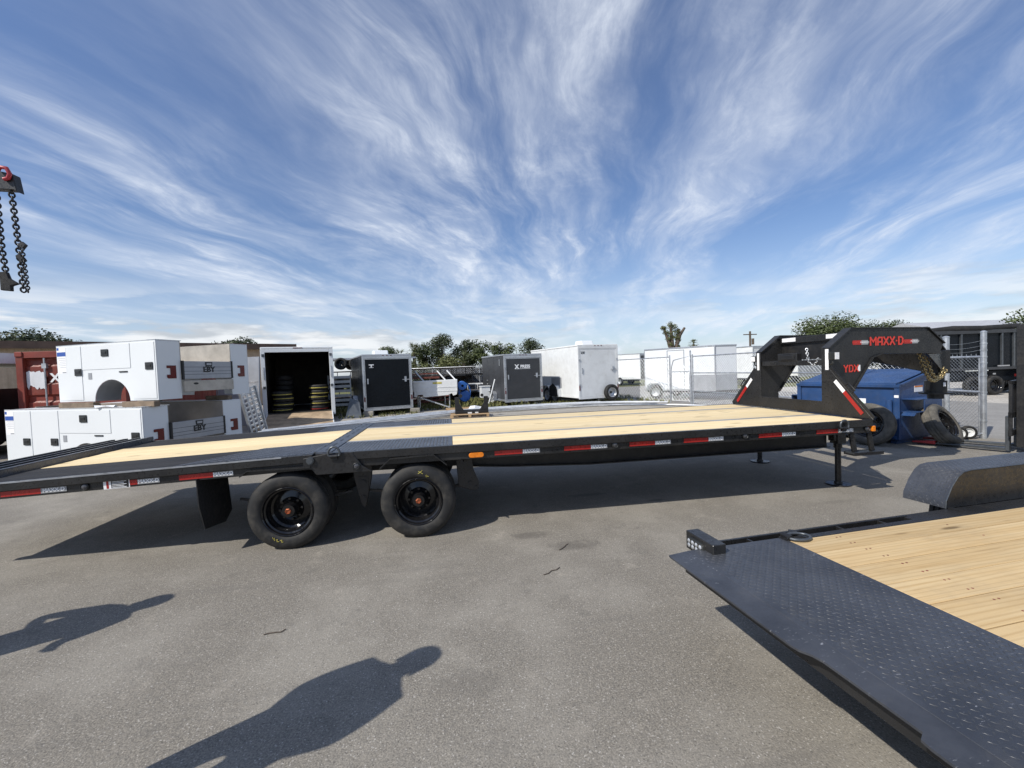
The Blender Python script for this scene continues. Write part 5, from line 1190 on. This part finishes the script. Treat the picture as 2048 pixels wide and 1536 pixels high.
obj('hose', B().tube([(.1+.27*math.cos(t*.9), -.14+.02*math.sin(t*3), .75+.42*math.sin(t*.9)) for t in [i*.35 for i in range(40)]], .025, 6), MT['blue2'], bt, smooth=60)
RF = thing('red_oxide_frames', 'heap of red oxide steel frames stacked between the black trailer and white box', 'steel frames', (-6.35,17.4,0), R(5))
fb = B(); rgf = random.Random(21)
for i in range(9):
    z = .12+.19*i; x0 = -.9+rgf.uniform(-.2,.2); x1 = .9+rgf.uniform(-.3,.4); t = rgf.uniform(-.10,.10)
    fb.beam((x0,-.5,z),(x1,-.5+t,z+rgf.uniform(-.04,.05)),.05,.06).beam((x0,.4,z),(x1,.4+t,z+rgf.uniform(-.04,.05)),.05,.06).beam((x0,-.5,z),(x0,.4,z),.05,.05).beam((x1,-.5+t,z),(x1,.4+t,z),.05,.05)
    fb.beam((x0+.5,-.5,z),(x0+.6,.4,z),.05,.05)
obj('frame_stack', fb, MT['rust_red'], RF)
fb2 = B()
for i in range(6): fb2.cyl((-.9+.1*i,-.6,.2+.2*i),(1.1+.06*i,-.62,.35+.18*i),.03,8)
obj('loose_bars', fb2, MT['rust_red'], RF)
# utility trailers stacked beyond
def utility(label, loc, rz, frame='black2', wheel=True, z=0.0, L=3.6, W=1.7, rail=True, flip=False, group=None):
    t = thing('utility_trailer', label, 'trailer', (loc[0],loc[1],z), rz, group); M_ = MT[frame]
    b = B()
    for y in (0,W): b.box(0,L,y-.03,y+.03,.50,.60)
    for i in range(7): b.box(i*L/6-.025,i*L/6+.025,.03,W-.03,.51,.56)
    b.beam((L,.2,.55),(L+1.1,W/2,.55),.06,.08).beam((L,W-.2,.55),(L+1.1,W/2,.55),.06,.08)
    obj('frame', b, M_, t)
    if rail:
        r_ = B()
        for y in (0,W):
            r_.cyl((0,y,.95),(L,y,.95),.025,6)
            for i in range(5): r_.cyl((i*L/4,y,.60),(i*L/4,y,.95),.02,6)
        r_.cyl((L,0,.95),(L,W,.95),.025,6)
        obj('side_rail', r_, M_, t)
    obj('deck', B().box(.02,L-.02,.031,W-.031,.561,.585), MT['lumber'], t)
    if wheel:
        for x in (L*.45,L*.45+.72):
            trailer_wheel(t, x, -.16, .31, 'gloss', -1); trailer_wheel(t, x, W+.16, .31, 'gloss', 1)
    return t
G1 = 'utility trailers stacked behind the black cargo trailer'
utility('lowest black open trailer stacked left of the black cargo trailer', (-13.2,18.5), R(2), z=.0, L=4.2, group=G1)
utility('middle black open trailer stacked left of the black cargo trailer', (-13.3,18.6), R(1), z=.97, L=4.2, group=G1)
utility('top silver flat trailer with black wheels stacked above the black cargo trailer', (-12.6,18.5), R(-1), 'silver', z=2.02, L=4.6, rail=False, group=G1)
utility('black railed trailer parked behind the red oxide frames', (-7.4,21.3), R(3), z=0, L=4.0, group=G1)
utility('black railed trailer stacked on another behind the red oxide frames', (-7.5,21.4), R(0), z=.98, L=3.8, group=G1)
utility('low black trailer parked inside the back fence near the white sign', (-2.6,22.0), R(-4), z=0, L=3.2, group=G1)
utility('black trailer with rails parked right behind the white equipment box', (-7.6,18.9), R(6), z=0, L=3.4, group=G1)
utility('railed black trailer stacked on top behind the white equipment box', (-7.2,19.1), R(-3), z=.98, L=3.0, rail=True, group=G1)
utility('white railed trailer standing before the back fence screen', (-4.2,20.1), R(-8), 'white_old', z=0, L=2.4, W=1.4, group=G1)
wr_ = thing('white_rack', 'white slatted rack standing between the open box trailer and the black trailer', 'rack', (-10.05,15.9,0), R(5))
for x in (-.5,.45): obj('upright', B().box(x,x+.05,-.04,.04,0,1.75), MT['white_old'], wr_)
for i in range(8): obj('slat', B().box(-.45,.45,-.03,.03,.12+i*.21,.24+i*.21), MT['white_old'], wr_)
sl_ = thing('white_slat_crate', 'small white louvred crate beside the charcoal trailer', 'crate', (-2.9,16.6,0), R(10))
obj('post', B().box(-.28,-.24,-.02,.02,0,1.0).box(.24,.28,-.02,.02,0,1.0), MT['white_old'], sl_)
for i in range(5): obj('slat', B().box(-.24,.24,-.018,.018,.2+i*.14,.28+i*.14), MT['white_old'], sl_)
wb2 = tag(obj('white_bucket_box', B().box(-.22,.22,-.2,.2,0,.52).box(-.25,.25,-.23,.23,.52,.56), MT['white'], loc=(-3.42,15.9,.42), rot=(0,0,R(8)), bevel=.01), 'white lidded plastic box on a post stand left of the charcoal trailer', 'box')
tag(obj('box_stand', B().cyl((0,0,0),(0,0,.42),.04,8).box(-.15,.15,-.15,.15,0,.02), MT['galv'], loc=(-3.42,15.9,0)), 'short grey post stand under the white lidded box', 'stand')
dp = tag(obj('plastic_wrap', B().add([(-.5,-.2,.0),(-.2,-.28,.0),(.25,-.2,.0),(.55,-.05,.0),(.4,.2,.0),(-.1,.3,.0),(-.45,.15,.0),(-.3,-.05,.24),(-.05,.02,.14),(.15,-.03,.20),(.32,.05,.10),(-.1,-.12,.26)], [(0,1,11,7),(1,2,9,11),(2,3,10,9),(3,4,10),(4,5,8,9),(4,9,10),(5,6,7,8),(6,0,7),(7,11,8),(11,9,8)]), MT['poly'], loc=(-3.95,13.6,0)), 'crumpled white plastic sheet on the gravel behind the fork carriage', 'plastic sheet')
tag(obj('leaning_pole', B().cyl((0,0,0),(.38,.0,1.30),.03,8), MT['white_old'], loc=(-3.40,14.9,0)), 'white pole leaning on the side of the charcoal trailer', 'pole')
tag(obj('bent_steel_sheet', B().add([(0,0,0),(.62,.05,0),(.50,.35,.62),(.16,.32,.80),(0,.02,.01),(.62,.07,.01),(.50,.37,.63),(.16,.34,.81)], [(0,1,2,3),(7,6,5,4),(0,4,5,1),(1,5,6,2),(2,6,7,3),(3,7,4,0)]), MT['steel'], loc=(-9.25,13.25,0)), 'bent dark steel sheet propped by the corner of the black trailer', 'steel sheet')
tag(obj('concrete_block', B().box(-.2,.2,-.1,.1,0,.2), MT['gravel'], loc=(-6.6,14.35,0), bevel=.01), 'grey concrete block under the right corner of the black trailer', 'block', 'blocks under the black trailer')
tag(obj('concrete_block', B().box(-.2,.2,-.1,.1,0,.2), MT['gravel'], loc=(-8.45,13.8,0), bevel=.01), 'grey concrete block under the left corner of the black trailer', 'block', 'blocks under the black trailer')
pallet('pallet', 'weathered pallet lying flat behind the fork carriage', (-4.6,13.9,0), R(6), .9)
tag(obj('timber_offcut', B().box(-.5,.5,-.07,.07,0,.12), MT['lumber'], loc=(-.9,13.6,0), rot=(0,0,R(12)), bevel=.006), 'timber offcut on the ground before the charcoal trailer', 'timber')
# perforated ramp plank and pale panel by the service bodies
pp = thing('perforated_ramp', 'grey perforated steel ramp plank leaning beside the white service bodies', 'ramp', (-10.95,9.7,0), R(68), rot=(R(0),R(-14),R(65)))
pb = B()
for i in range(11): pb.box(-.25,.25,0,.03,.05+i*.14,.10+i*.14)
for x in (-.25,-.085,.08,.25): pb.box(x-.03,x+.03,-.002,.032,.05,1.50)
pb.box(-.30,-.26,-.03,.06,0,1.5).box(.26,.30,-.03,.06,0,1.5)
obj('perforated_plate', pb, MT['galv'], pp)
pn = thing('pale_door_panel', 'pale grey panelled door leaning behind the white service bodies', 'panel', (-12.0,10.6,0), rot=(R(-4),0,R(-12)))
obj('panel', B().box(-.75,.75,0,.05,.2,2.45), MT['grey_panel'], pn, bevel=.01); obj('panel_trim', B().box(-.7,.7,-.008,-.0005,1.6,1.64).box(-.7,.7,-.008,-.0005,.9,.94).box(-.05,.0,-.02,-.001,1.9,2.0).box(-.7,-.66,-.008,-.0005,.3,2.4), MT['silver'], pn); obj('foot', B().box(-.7,-.6,-.1,.15,0,.2).box(.6,.7,-.1,.15,0,.2), MT['lumber'], pn)
# back fence with sign
BF = fence('chain link back fence with a white notice board behind the stored equipment', [(-9.0,23.4),(2.55,20.6)], 2.0, (), .12, .004, step=3.2)
fa, fb_ = Vector((-9.0,23.4,0)), Vector((2.55,20.6,0)); fd = (fb_-fa).normalized(); fnrm = Vector((fd.y,-fd.x,0))
for i_, (t0, t1) in enumerate(((.30,.575),(.58,.80))):
    q0, q1 = fa.lerp(fb_, t0)-fnrm*.03, fa.lerp(fb_, t1)-fnrm*.03; sc_b = B(); n_ = 14
    for k_ in range(n_+1):
        c_ = q0.lerp(q1, k_/n_)-fnrm*.015*math.sin(k_*2.1); sc_b.v += [(c_.x,c_.y,.08),(c_.x,c_.y,1.92)]
    sc_b.f += [(2*k_,2*k_+2,2*k_+3,2*k_+1) for k_ in range(n_)]
    obj('privacy_screen', sc_b, MT['rubber_flap'], BF)
sgn = tag(obj('notice_sign', B().box(-.34,.34,-.012,.0,-.2,.2), MT['whiteink'], loc=(-1.83,21.60,1.55), rot=(0,0,R(-13.6))), 'white notice board with grey lines of print on the back fence', 'sign')
ln = B()
for i in range(4): ln.box(-.26,.24-.05*(i % 2),-.015,-.0125,-.13+.075*i,-.10+.075*i)
obj('print_lines', ln, MT['steel'], sgn)

# ------------------------------------------------------------------ black dump trailer and roof on the right
DT = thing('dump_trailer', 'tall black dump trailer with rolled tarp parked beyond the road', 'trailer', (14.0,9.9,0), R(-6))
obj('bed', B().prism([(0,1.0),(3.4,1.0),(3.55,1.2),(3.55,2.55),(-.1,2.55),(-.1,1.2)], 'xz', -.0, 2.2), MT['ink_black'], DT, bevel=.02)
ribs = B()
for x in (.25,1.1,1.95,2.8,3.3): ribs.box(x,x+.07,-.06,-.001,1.02,2.52)
obj('bed_rib', ribs, MT['steel'], DT); obj('top_rail', B().box(-.12,3.57,-.08,-.001,2.46,2.60).box(-.12,3.57,-.08,-.001,1.0,1.1), MT['charcoal'], DT)
obj('tarp_roll', B().tube([(-.2,.05,2.62),(.8,.0,2.68),(2.0,-.02,2.66),(3.6,.02,2.72)], [.10,.12,.11,.10], 12), MT['rubber_flap'], DT, smooth=60)
obj('chassis', B().box(-.4,3.6,.1,.25,.55,.95).box(-.4,3.6,1.95,2.1,.55,.95).box(.3,1.2,-.05,.0,.62,.9).beam((-.4,.2,.7),(-1.6,1.1,.65),.1,.14).beam((-.4,2.0,.7),(-1.6,1.1,.65),.1,.14).box(-1.9,-1.5,1.0,1.2,.6,.72).cyl((-1.3,1.1,0),(-1.3,1.1,1.0),.05,10), MT['ink_black'], DT)
for x in (1.6,2.45): trailer_wheel(DT, x, -.06, .38, 'gloss', -1); trailer_wheel(DT, x, 2.26, .38, 'gloss', 1)
obj('reflector', B().box(2.6,3.1,-.09,-.081,1.12,1.17).box(.3,.6,-.09,-.081,1.12,1.17).box(2.5,2.62,-.006,-.001,.80,.86), MT['silvertape'], DT); obj('tail_lamp', B().box(3.3,3.45,-.09,-.081,.7,.8), MT['redlens'], DT)
WD = thing('white_service_trailer', 'white ribbed truck body standing behind the black dump trailer', 'truck body', (17.75,9.0,0), R(-6))
for i in range(4): obj('rib_panel', B().box(.35*i,.35*i+.28,-.1,1.8,1.1,2.4), MT['white'], WD, bevel=.02)
obj('frame', B().box(-.05,1.5,0,1.7,.5,1.09), MT['black2'], WD); trailer_wheel(WD, .7, -.1, .4, 'gloss', -1); trailer_wheel(WD, .7, 1.8, .4, 'gloss', 1)
HB = thing('grey_roof_building', 'low building with pale grey metal roof far beyond the dump trailer', 'building', (37,25,0), R(-8))
obj('wall', B().box(0,26,0,10,0,3.3), MT['white_old'], HB); obj('roof', B().prism([(-.5,3.3),(10.5,3.3),(5,4.7)], 'yz', -.5, 26.5), MT['roofgrey'], HB)

# ------------------------------------------------------------------ litter on the asphalt
rl_ = random.Random(33)
twig = [((-4.35,-1.05),(.16,.10),'thin brown twig curving over the asphalt below the dark stains'), ((-4.10,-.62),(.12,.14),'thin twig lying in the darker stain on the asphalt'), ((-6.35,-1.45),(.14,.03),'short dark stick lying left of the person-shaped shadow')]
for (x, y), (dx, dy), lab in twig:
    pts = [(x+dx*t+rl_.uniform(-.012,.012), y+dy*t+rl_.uniform(-.012,.012), .006) for t in (0,.25,.5,.75,1)]
    tag(obj('twig', B().tube(pts, .0035, 5), MT['bark']), lab, 'twig')
pb_ = B()
for i in range(420):
    x, y = rl_.uniform(-9,1.5), rl_.uniform(-3.2,1.6); r_ = rl_.uniform(.002,.0065); a = rl_.uniform(0,3)
    pb_.add([(x+r_*math.cos(a+k*1.57)*rl_.uniform(.6,1.2), y+r_*math.sin(a+k*1.57), .001) for k in range(4)]+[(x,y,r_*.9)], [(0,1,4),(1,2,4),(2,3,4),(3,0,4)])
lg_ = obj('loose_grit', pb_, MT['shell'], kind='stuff'); lg_['label'] = 'scattered pale stone chips on the asphalt'; lg_['category'] = 'grit'
# ------------------------------------------------------------------ trees
def leaf_cloud(b, c, rad, n, size, rng, flat=1.0):
    c = Vector(c)
    for i in range(n):
        d = Vector((rng.gauss(0,1), rng.gauss(0,1), rng.gauss(0,1))); d.normalize()
        rr_ = rng.random()**.45; p = c+Vector((d.x*rad[0], d.y*rad[1], d.z*rad[2]))*rr_
        u = Vector((rng.gauss(0,1), rng.gauss(0,1), rng.gauss(0,1)*.6)).normalized(); v = u.cross(d if abs(u.dot(d)) < .9 else Vector((0,0,1))).normalized(); s = size*rng.uniform(.6,1.3)
        b.add([p-u*s, p+v*s*.5, p+u*s, p-v*s*.5], [(0,1,2,3)])
def tree(name, label, x, y, h, w, seed, leaf='leaf', clumps=14, per=170, size=.10, trunk_r=.12, bare=False, group='trees along the skyline', low=.25):
    rng = random.Random(seed); t = thing(name, label, 'tree', (x,y,-.03), rng.uniform(0,6), group)
    tb_ = B(); tb_.tube([(0,0,0),(.06*w,0,h*.3),(-.03*w,.03*w,h*.62),(0,0,h*.85)], [trunk_r,trunk_r*.8,trunk_r*.5,trunk_r*.15], 8)
    cb = B(); cs = []
    for i in range(clumps):
        a = rng.uniform(0,2*math.pi); z = h*(low+(.93-low)*((i+.5)/clumps)**.75); k = math.sin(math.pi*min(1,(z/h-low*.6)/(1.06-low*.6)))**.7
        q = w/2*k*rng.uniform(.25,.95); c = (q*math.cos(a), q*math.sin(a), z); cs.append(c)
        tb_.tube([(0,0,max(.1,z-.28*h)), (c[0]*.5,c[1]*.5,z-.12*h), c], [trunk_r*.35,trunk_r*.25,trunk_r*.08], 5)
        r_ = w*rng.uniform(.17,.27); leaf_cloud(cb, c, (r_*1.15, r_*1.15, r_*.85), int(per*rng.uniform(.7,1.3)), size, rng)
    obj('trunk', tb_, MT['bark'], t, smooth=60); o = obj('crown', cb.mesh('crown', recalc=False), MT[leaf], t); return t
def palm(label, x, y, h, seed, R_=1.3, group='palms along the skyline'):
    rng = random.Random(seed); t = thing('cabbage_palm', label, 'palm tree', (x,y,-.03), rng.uniform(0,6), group)
    obj('trunk', B().tube([(0,0,0),(.05,0,h*.5),(0,.05,h)], [.17,.14,.13], 10), MT['bark'], t, smooth=60)
    b = B()
    for i in range(46):
        a = rng.uniform(0,6.283); e = rng.uniform(-.7,1.3); d = Vector((math.cos(a)*math.cos(e), math.sin(a)*math.cos(e), math.sin(e))); s = d.cross(Vector((0,0,1))).normalized(); L_ = R_*rng.uniform(.7,1.1); o0 = Vector((0,.05,h))
        m_ = o0+d*L_*.55; up = s.cross(d)
        for k in range(11):
            an = (k-5)*.22; dd = (d*math.cos(an)+s*math.sin(an)).normalized(); tip = m_+dd*L_*.45+Vector((0,0,-.22*L_*abs(rng.gauss(.5,.3)))); w_ = .022
            b.add([m_-s*w_, m_+s*w_, tip], [(0,1,2)])
        b.add([o0-s*.015, o0+s*.015, m_+s*.012, m_-s*.012], [(0,1,2,3)])
    obj('fronds', b.mesh('fronds', recalc=False), MT['frond'], t); return t
TL = [('tall dark broadleaf tree, highest of the clump behind the black trailer', -5.6,32,5.0,2.9,1,'leaf_dark'), ('bushy tree in the clump directly right of the tallest dark tree', -3.7,33,4.55,2.6,2,'leaf_dark'), ('lighter green tree filling the gap left of the tallest dark tree', -7.0,33,4.3,2.4,3,'leaf'),
      ('loose topped tree above the back fence sign', -2.1,32,4.3,2.3,4,'leaf'), ('rounded tree left of the charcoal trailer roof', -.5,31,4.0,2.4,5,'leaf'), ('dark tree rising behind the tall white trailer roof', 2.9,36,4.75,3.2,6,'leaf_dark'),
      ('low olive shrub tree at the foot of the clump', -5.0,30,2.9,3.0,7,'leaf_olive'), ('low olive shrub tree behind the stacked frames', -8.2,30,2.7,3.0,8,'leaf_olive'), ('small tree seen over the white roof unit of the black trailer', -11.5,40,4.6,2.4,9,'leaf'),
      ('broad oak behind the gooseneck headboard', 29.5,30.5,5.2,6.4,10,'leaf'), ('dark tree showing over the dump trailer tarp', 38.5,33,4.9,6.0,12,'leaf_dark'), ('dark tree between the dump trailer and the grey roof', 33.8,31,4.4,4.0,13,'leaf_dark'), ('tree crown at the far right beyond the dump trailer', 33.0,17.5,4.0,4.2,14,'leaf'),
      ('tree top above the tan building roof at the far left', -31.5,27.0,5.1,5.5,15,'leaf_dark'), ('tree top above the stacked service bodies', -22.8,33.5,5.0,4.2,16,'leaf_dark'), ('small shrub beyond the road left of the side door trailer', 6.5,38,2.4,2.6,17,'leaf_olive')]
for lab, x, y, h, w, sd, lf in TL: tree('broadleaf_tree', lab, x, y, h, w, sd, lf, clumps=26 if w > 4 else 20, per=260 if w < 4 else 620, size=.085 if w < 4 else .11)
palm('cabbage palm left of the tree clump', -7.9, 31.5, 3.5, 1, 1.0); palm('short cabbage palm at the left end of the tree clump', -9.2, 32.5, 3.1, 2, .95); palm('cabbage palm in front of the tree clump', -3.9, 29.5, 2.5, 3, 1.2)
palm('distant round headed palm right of the pollarded tree', 25.3, 45, 4.1, 4, .85)
# pollarded tree with stubby limbs
PT = thing('pollarded_tree', 'pollarded tree with stubby limbs standing above the side door trailer', 'tree', (19.7,40,-.03))
rng = random.Random(4); tb_ = B()
limbs = [((0,0,2.5),(-.5,0,4.2),(-1.0,0,5.6),(-1.25,0,5.9)), ((0,0,2.5),(-.1,0,4.4),(-.2,.1,6.1)), ((.1,0,2.4),(.55,0,4.2),(.75,0,5.6)), ((.5,0,4.0),(.85,0,4.9),(1.45,0,5.7))]
tb_.tube([(0,0,0),(0,0,1.5),(0,0,2.7)], [.45,.40,.36], 10)
for l in limbs: tb_.tube(l, [.26,.2,.13,.09][:len(l)], 8)
obj('trunk', tb_, MT['bark'], PT, smooth=60); cb = B()
for c, r_ in (((-1.1,0,5.7),.35),((-.75,0,5.2),.4),((-.25,0,6.0),.55),((.25,0,5.7),.5),((.6,0,5.3),.42),((-.2,0,5.0),.6),((.3,0,4.7),.5),((-.5,0,4.5),.4),((.65,0,4.4),.35),((-.3,0,3.9),.35),((.6,0,3.6),.3),((-.1,.0,3.4),.3)): leaf_cloud(cb, c, (r_,r_,r_*.85), 190, .085, rng)
obj('crown', cb.mesh('crown', recalc=False), MT['leaf_olive'], PT)
UP = thing('utility_pole', 'thin utility pole with crossarm far off above the distant trailers', 'utility pole', (44.6,60,0))
obj('pole', B().cyl((0,0,0),(0,0,6.6),.16,8), MT['bark'], UP); obj('crossarm', B().box(-1.2,1.2,-.08,.08,6.0,6.15).cyl((.5,0,4.4),(.5,0,5.4),.2,8), MT['bark'], UP)
# weeds along the trailers, ground cover nobody could count
wb = B(); rng = random.Random(8)
def weeds(x0, x1, y0, y1, n, h):
    for i in range(n):
        x, y = rng.uniform(x0,x1), rng.uniform(y0,y1)
        for k in range(7):
            a = rng.uniform(0,6.28); hh = h*rng.uniform(.4,1.2); l = hh*.5; wd = rng.uniform(.006,.014)
            d = Vector((math.cos(a), math.sin(a), 0)); s = Vector((-d.y, d.x, 0))*wd; p = Vector((x,y,-.02))
            wb.add([p-s, p+s, p+d*l*.4+s*.8+Vector((0,0,hh*.7)), p+d*l+Vector((0,0,hh))], [(0,1,2,3)])
weeds(-9.6,-6.4,12.9,15.5,150,.14); weeds(-4.6,-1.6,14.2,19,420,.32); weeds(-3.5,3.0,13.9,15.2,260,.20); weeds(-7.5,-4.5,15,19,260,.25); weeds(2.5,4.6,12.8,18.5,160,.16); weeds(-11,-9,13.5,17.5,160,.35)
w_o = obj('weeds', wb.mesh('weeds', recalc=False), MT['weed'], kind='stuff'); w_o['label'] = 'patchy weeds growing round the stored trailers'; w_o['category'] = 'weeds'

# ------------------------------------------------------------------ two people standing off frame, whose shadows reach in
def person(label, loc, rz, h, arms, seed):
    t = thing('person', label, 'person', loc, rz, 'people standing in the lot'); k = h/1.80
    J = {'pel':(0,0,.96),'wst':(0,0,1.10),'chs':(0,.0,1.32),'nk':(0,0,1.50),'hd':(0,.02,1.64),'crn':(0,.01,1.74)}
    E_ = [('pel','wst'),('wst','chs'),('chs','nk'),('nk','hd'),('hd','crn')]; rad = {'pel':(.185,.135),'wst':(.19,.14),'chs':(.20,.14),'nk':(.058,.06),'hd':(.082,.10),'crn':(.06,.075)}
    for s, n in ((-1,'l'), (1,'r')):
        J.update({'hip'+n:(s*.095,0,.90),'kn'+n:(s*.11,.02,.50),'an'+n:(s*.12,-.02,.09),'to'+n:(s*.14,.15,.045),'sh'+n:(s*.175,0,1.43)}); el, wr2, hn = arms[n]
        J.update({'el'+n:el,'wr'+n:wr2,'hn'+n:hn}); E_ += [('pel','hip'+n),('hip'+n,'kn'+n),('kn'+n,'an'+n),('an'+n,'to'+n),('chs','sh'+n),('sh'+n,'el'+n),('el'+n,'wr'+n),('wr'+n,'hn'+n)]
        rad.update({'hip'+n:(.098,.10),'kn'+n:(.066,.066),'an'+n:(.048,.05),'to'+n:(.045,.035),'sh'+n:(.068,.07),'el'+n:(.046,.046),'wr'+n:(.033,.03),'hn'+n:(.042,.024)})
        for f in range(5):
            hv, wv_ = Vector(hn), Vector(wr2); d = (hv-wv_).normalized(); sd = d.cross(Vector((0,1,0))).normalized() if abs(d.y) < .9 else Vector((1,0,0)); nm = 'f%s%d' % (n, f)
            off = sd*(.019*(f-1.5)) if f < 4 else sd*.045; st_ = hv+off*.9 if f < 4 else wv_.lerp(hv,.35)+off; ln = (.075,.085,.08,.062,.055)[f]
            J[nm] = tuple(st_+d*ln*.5); J[nm+'t'] = tuple(st_+d*ln+Vector((0,.012,0))); E_ += [('hn'+n,nm),(nm,nm+'t')]; rad[nm] = (.010,.010); rad[nm+'t'] = (.008,.008)
    keys = list(J); me = bpy.data.meshes.new('body'); me.from_pydata([tuple(c*k for c in J[q]) for q in keys], [(keys.index(a), keys.index(b_)) for a, b_ in E_], [])
    o = bpy.data.objects.new('body', me); COL.objects.link(o); sk = o.modifiers.new('skin', 'SKIN'); ss = o.modifiers.new('sub', 'SUBSURF'); ss.levels = ss.render_levels = 2
    for i, q in enumerate(keys): me.skin_vertices[0].data[i].radius = tuple(r_*k for r_ in rad[q]); me.skin_vertices[0].data[i].use_root = (q == 'pel')
    bpy.context.view_layer.update(); m2 = bpy.data.meshes.new_from_object(o.evaluated_get(bpy.context.evaluated_depsgraph_get())); bpy.data.objects.remove(o)
    for q in ('shirt','jeans','skin','dark'): m2.materials.append(MT[q])
    HP = [Vector(J['wr'+n]).lerp(Vector(J['hn'+n]), u) for n in 'lr' for u in (.3,.65,1.0)]+[Vector(J[q]) for q in J if q[0] == 'f']
    for p in m2.polygons:
        c = p.center/k; p.use_smooth = True; hand = any((c-q2).length < .062 for q2 in HP)
        p.material_index = 2 if (c.z > 1.49 or hand) else 0 if c.z > .98 else 3 if c.z < .09 else 1
    bd_ = obj('body', m2, None, t); H_ = 1.665*k
    obj('cap', B().lathe([(.094*k,0),(.096*k,.045*k),(.080*k,.085*k),(.04*k,.108*k),(0,.112*k)], (0,.012*k,H_), 'z', 20).prism([(-.066*k,.075*k),(.066*k,.075*k),(.052*k,.175*k),(-.052*k,.175*k)], 'xy', H_+.002, H_+.014), MT['dark'], t, smooth=50)
    obj('nose', B().lathe([(.0,-.02*k),(.013*k,-.01*k),(.016*k,.0),(.0,.03*k)], (0,.102*k,1.60*k), 'z', 8), MT['skin'], t, smooth=60)
    obj('mouth', B().box(-.024*k,.024*k,.088*k,.096*k,1.552*k,1.558*k), MT['redlens'], t)
    for s in (-1,1):
        obj('ear', B().lathe([(0,-.03*k),(.010*k,-.02*k),(.012*k,.02*k),(0,.03*k)], (s*.080*k,.01,1.61*k), 'z', 8), MT['skin'], t, smooth=60)
        obj('eye', B().lathe([(0,-.006),(.010,-.002),(.010,.002),(0,.006)], (s*.032*k,.086*k,1.63*k), 'y', 8), MT['dark'], t)
    return t
hips = {'l': ((-.215,.0,1.14),(-.13,.24,1.16),(-.07,.30,1.18)), 'r': ((.215,.0,1.14),(.13,.26,1.20),(.07,.32,1.22))}
face = {'l': ((-.25,.02,1.15),(-.24,.20,1.30),(-.22,.28,1.36)), 'r': ((.34,.02,1.18),(.22,.24,1.32),(.16,.30,1.36))}
person('person in dark cap standing with both hands held at the waist between the two trailers', (-6.86,-2.83,0), R(121), 1.86, hips, 1)
person('person in dark cap standing farther off holding both hands forward', (-8.90,-1.68,0), R(140), 1.76, face, 2)
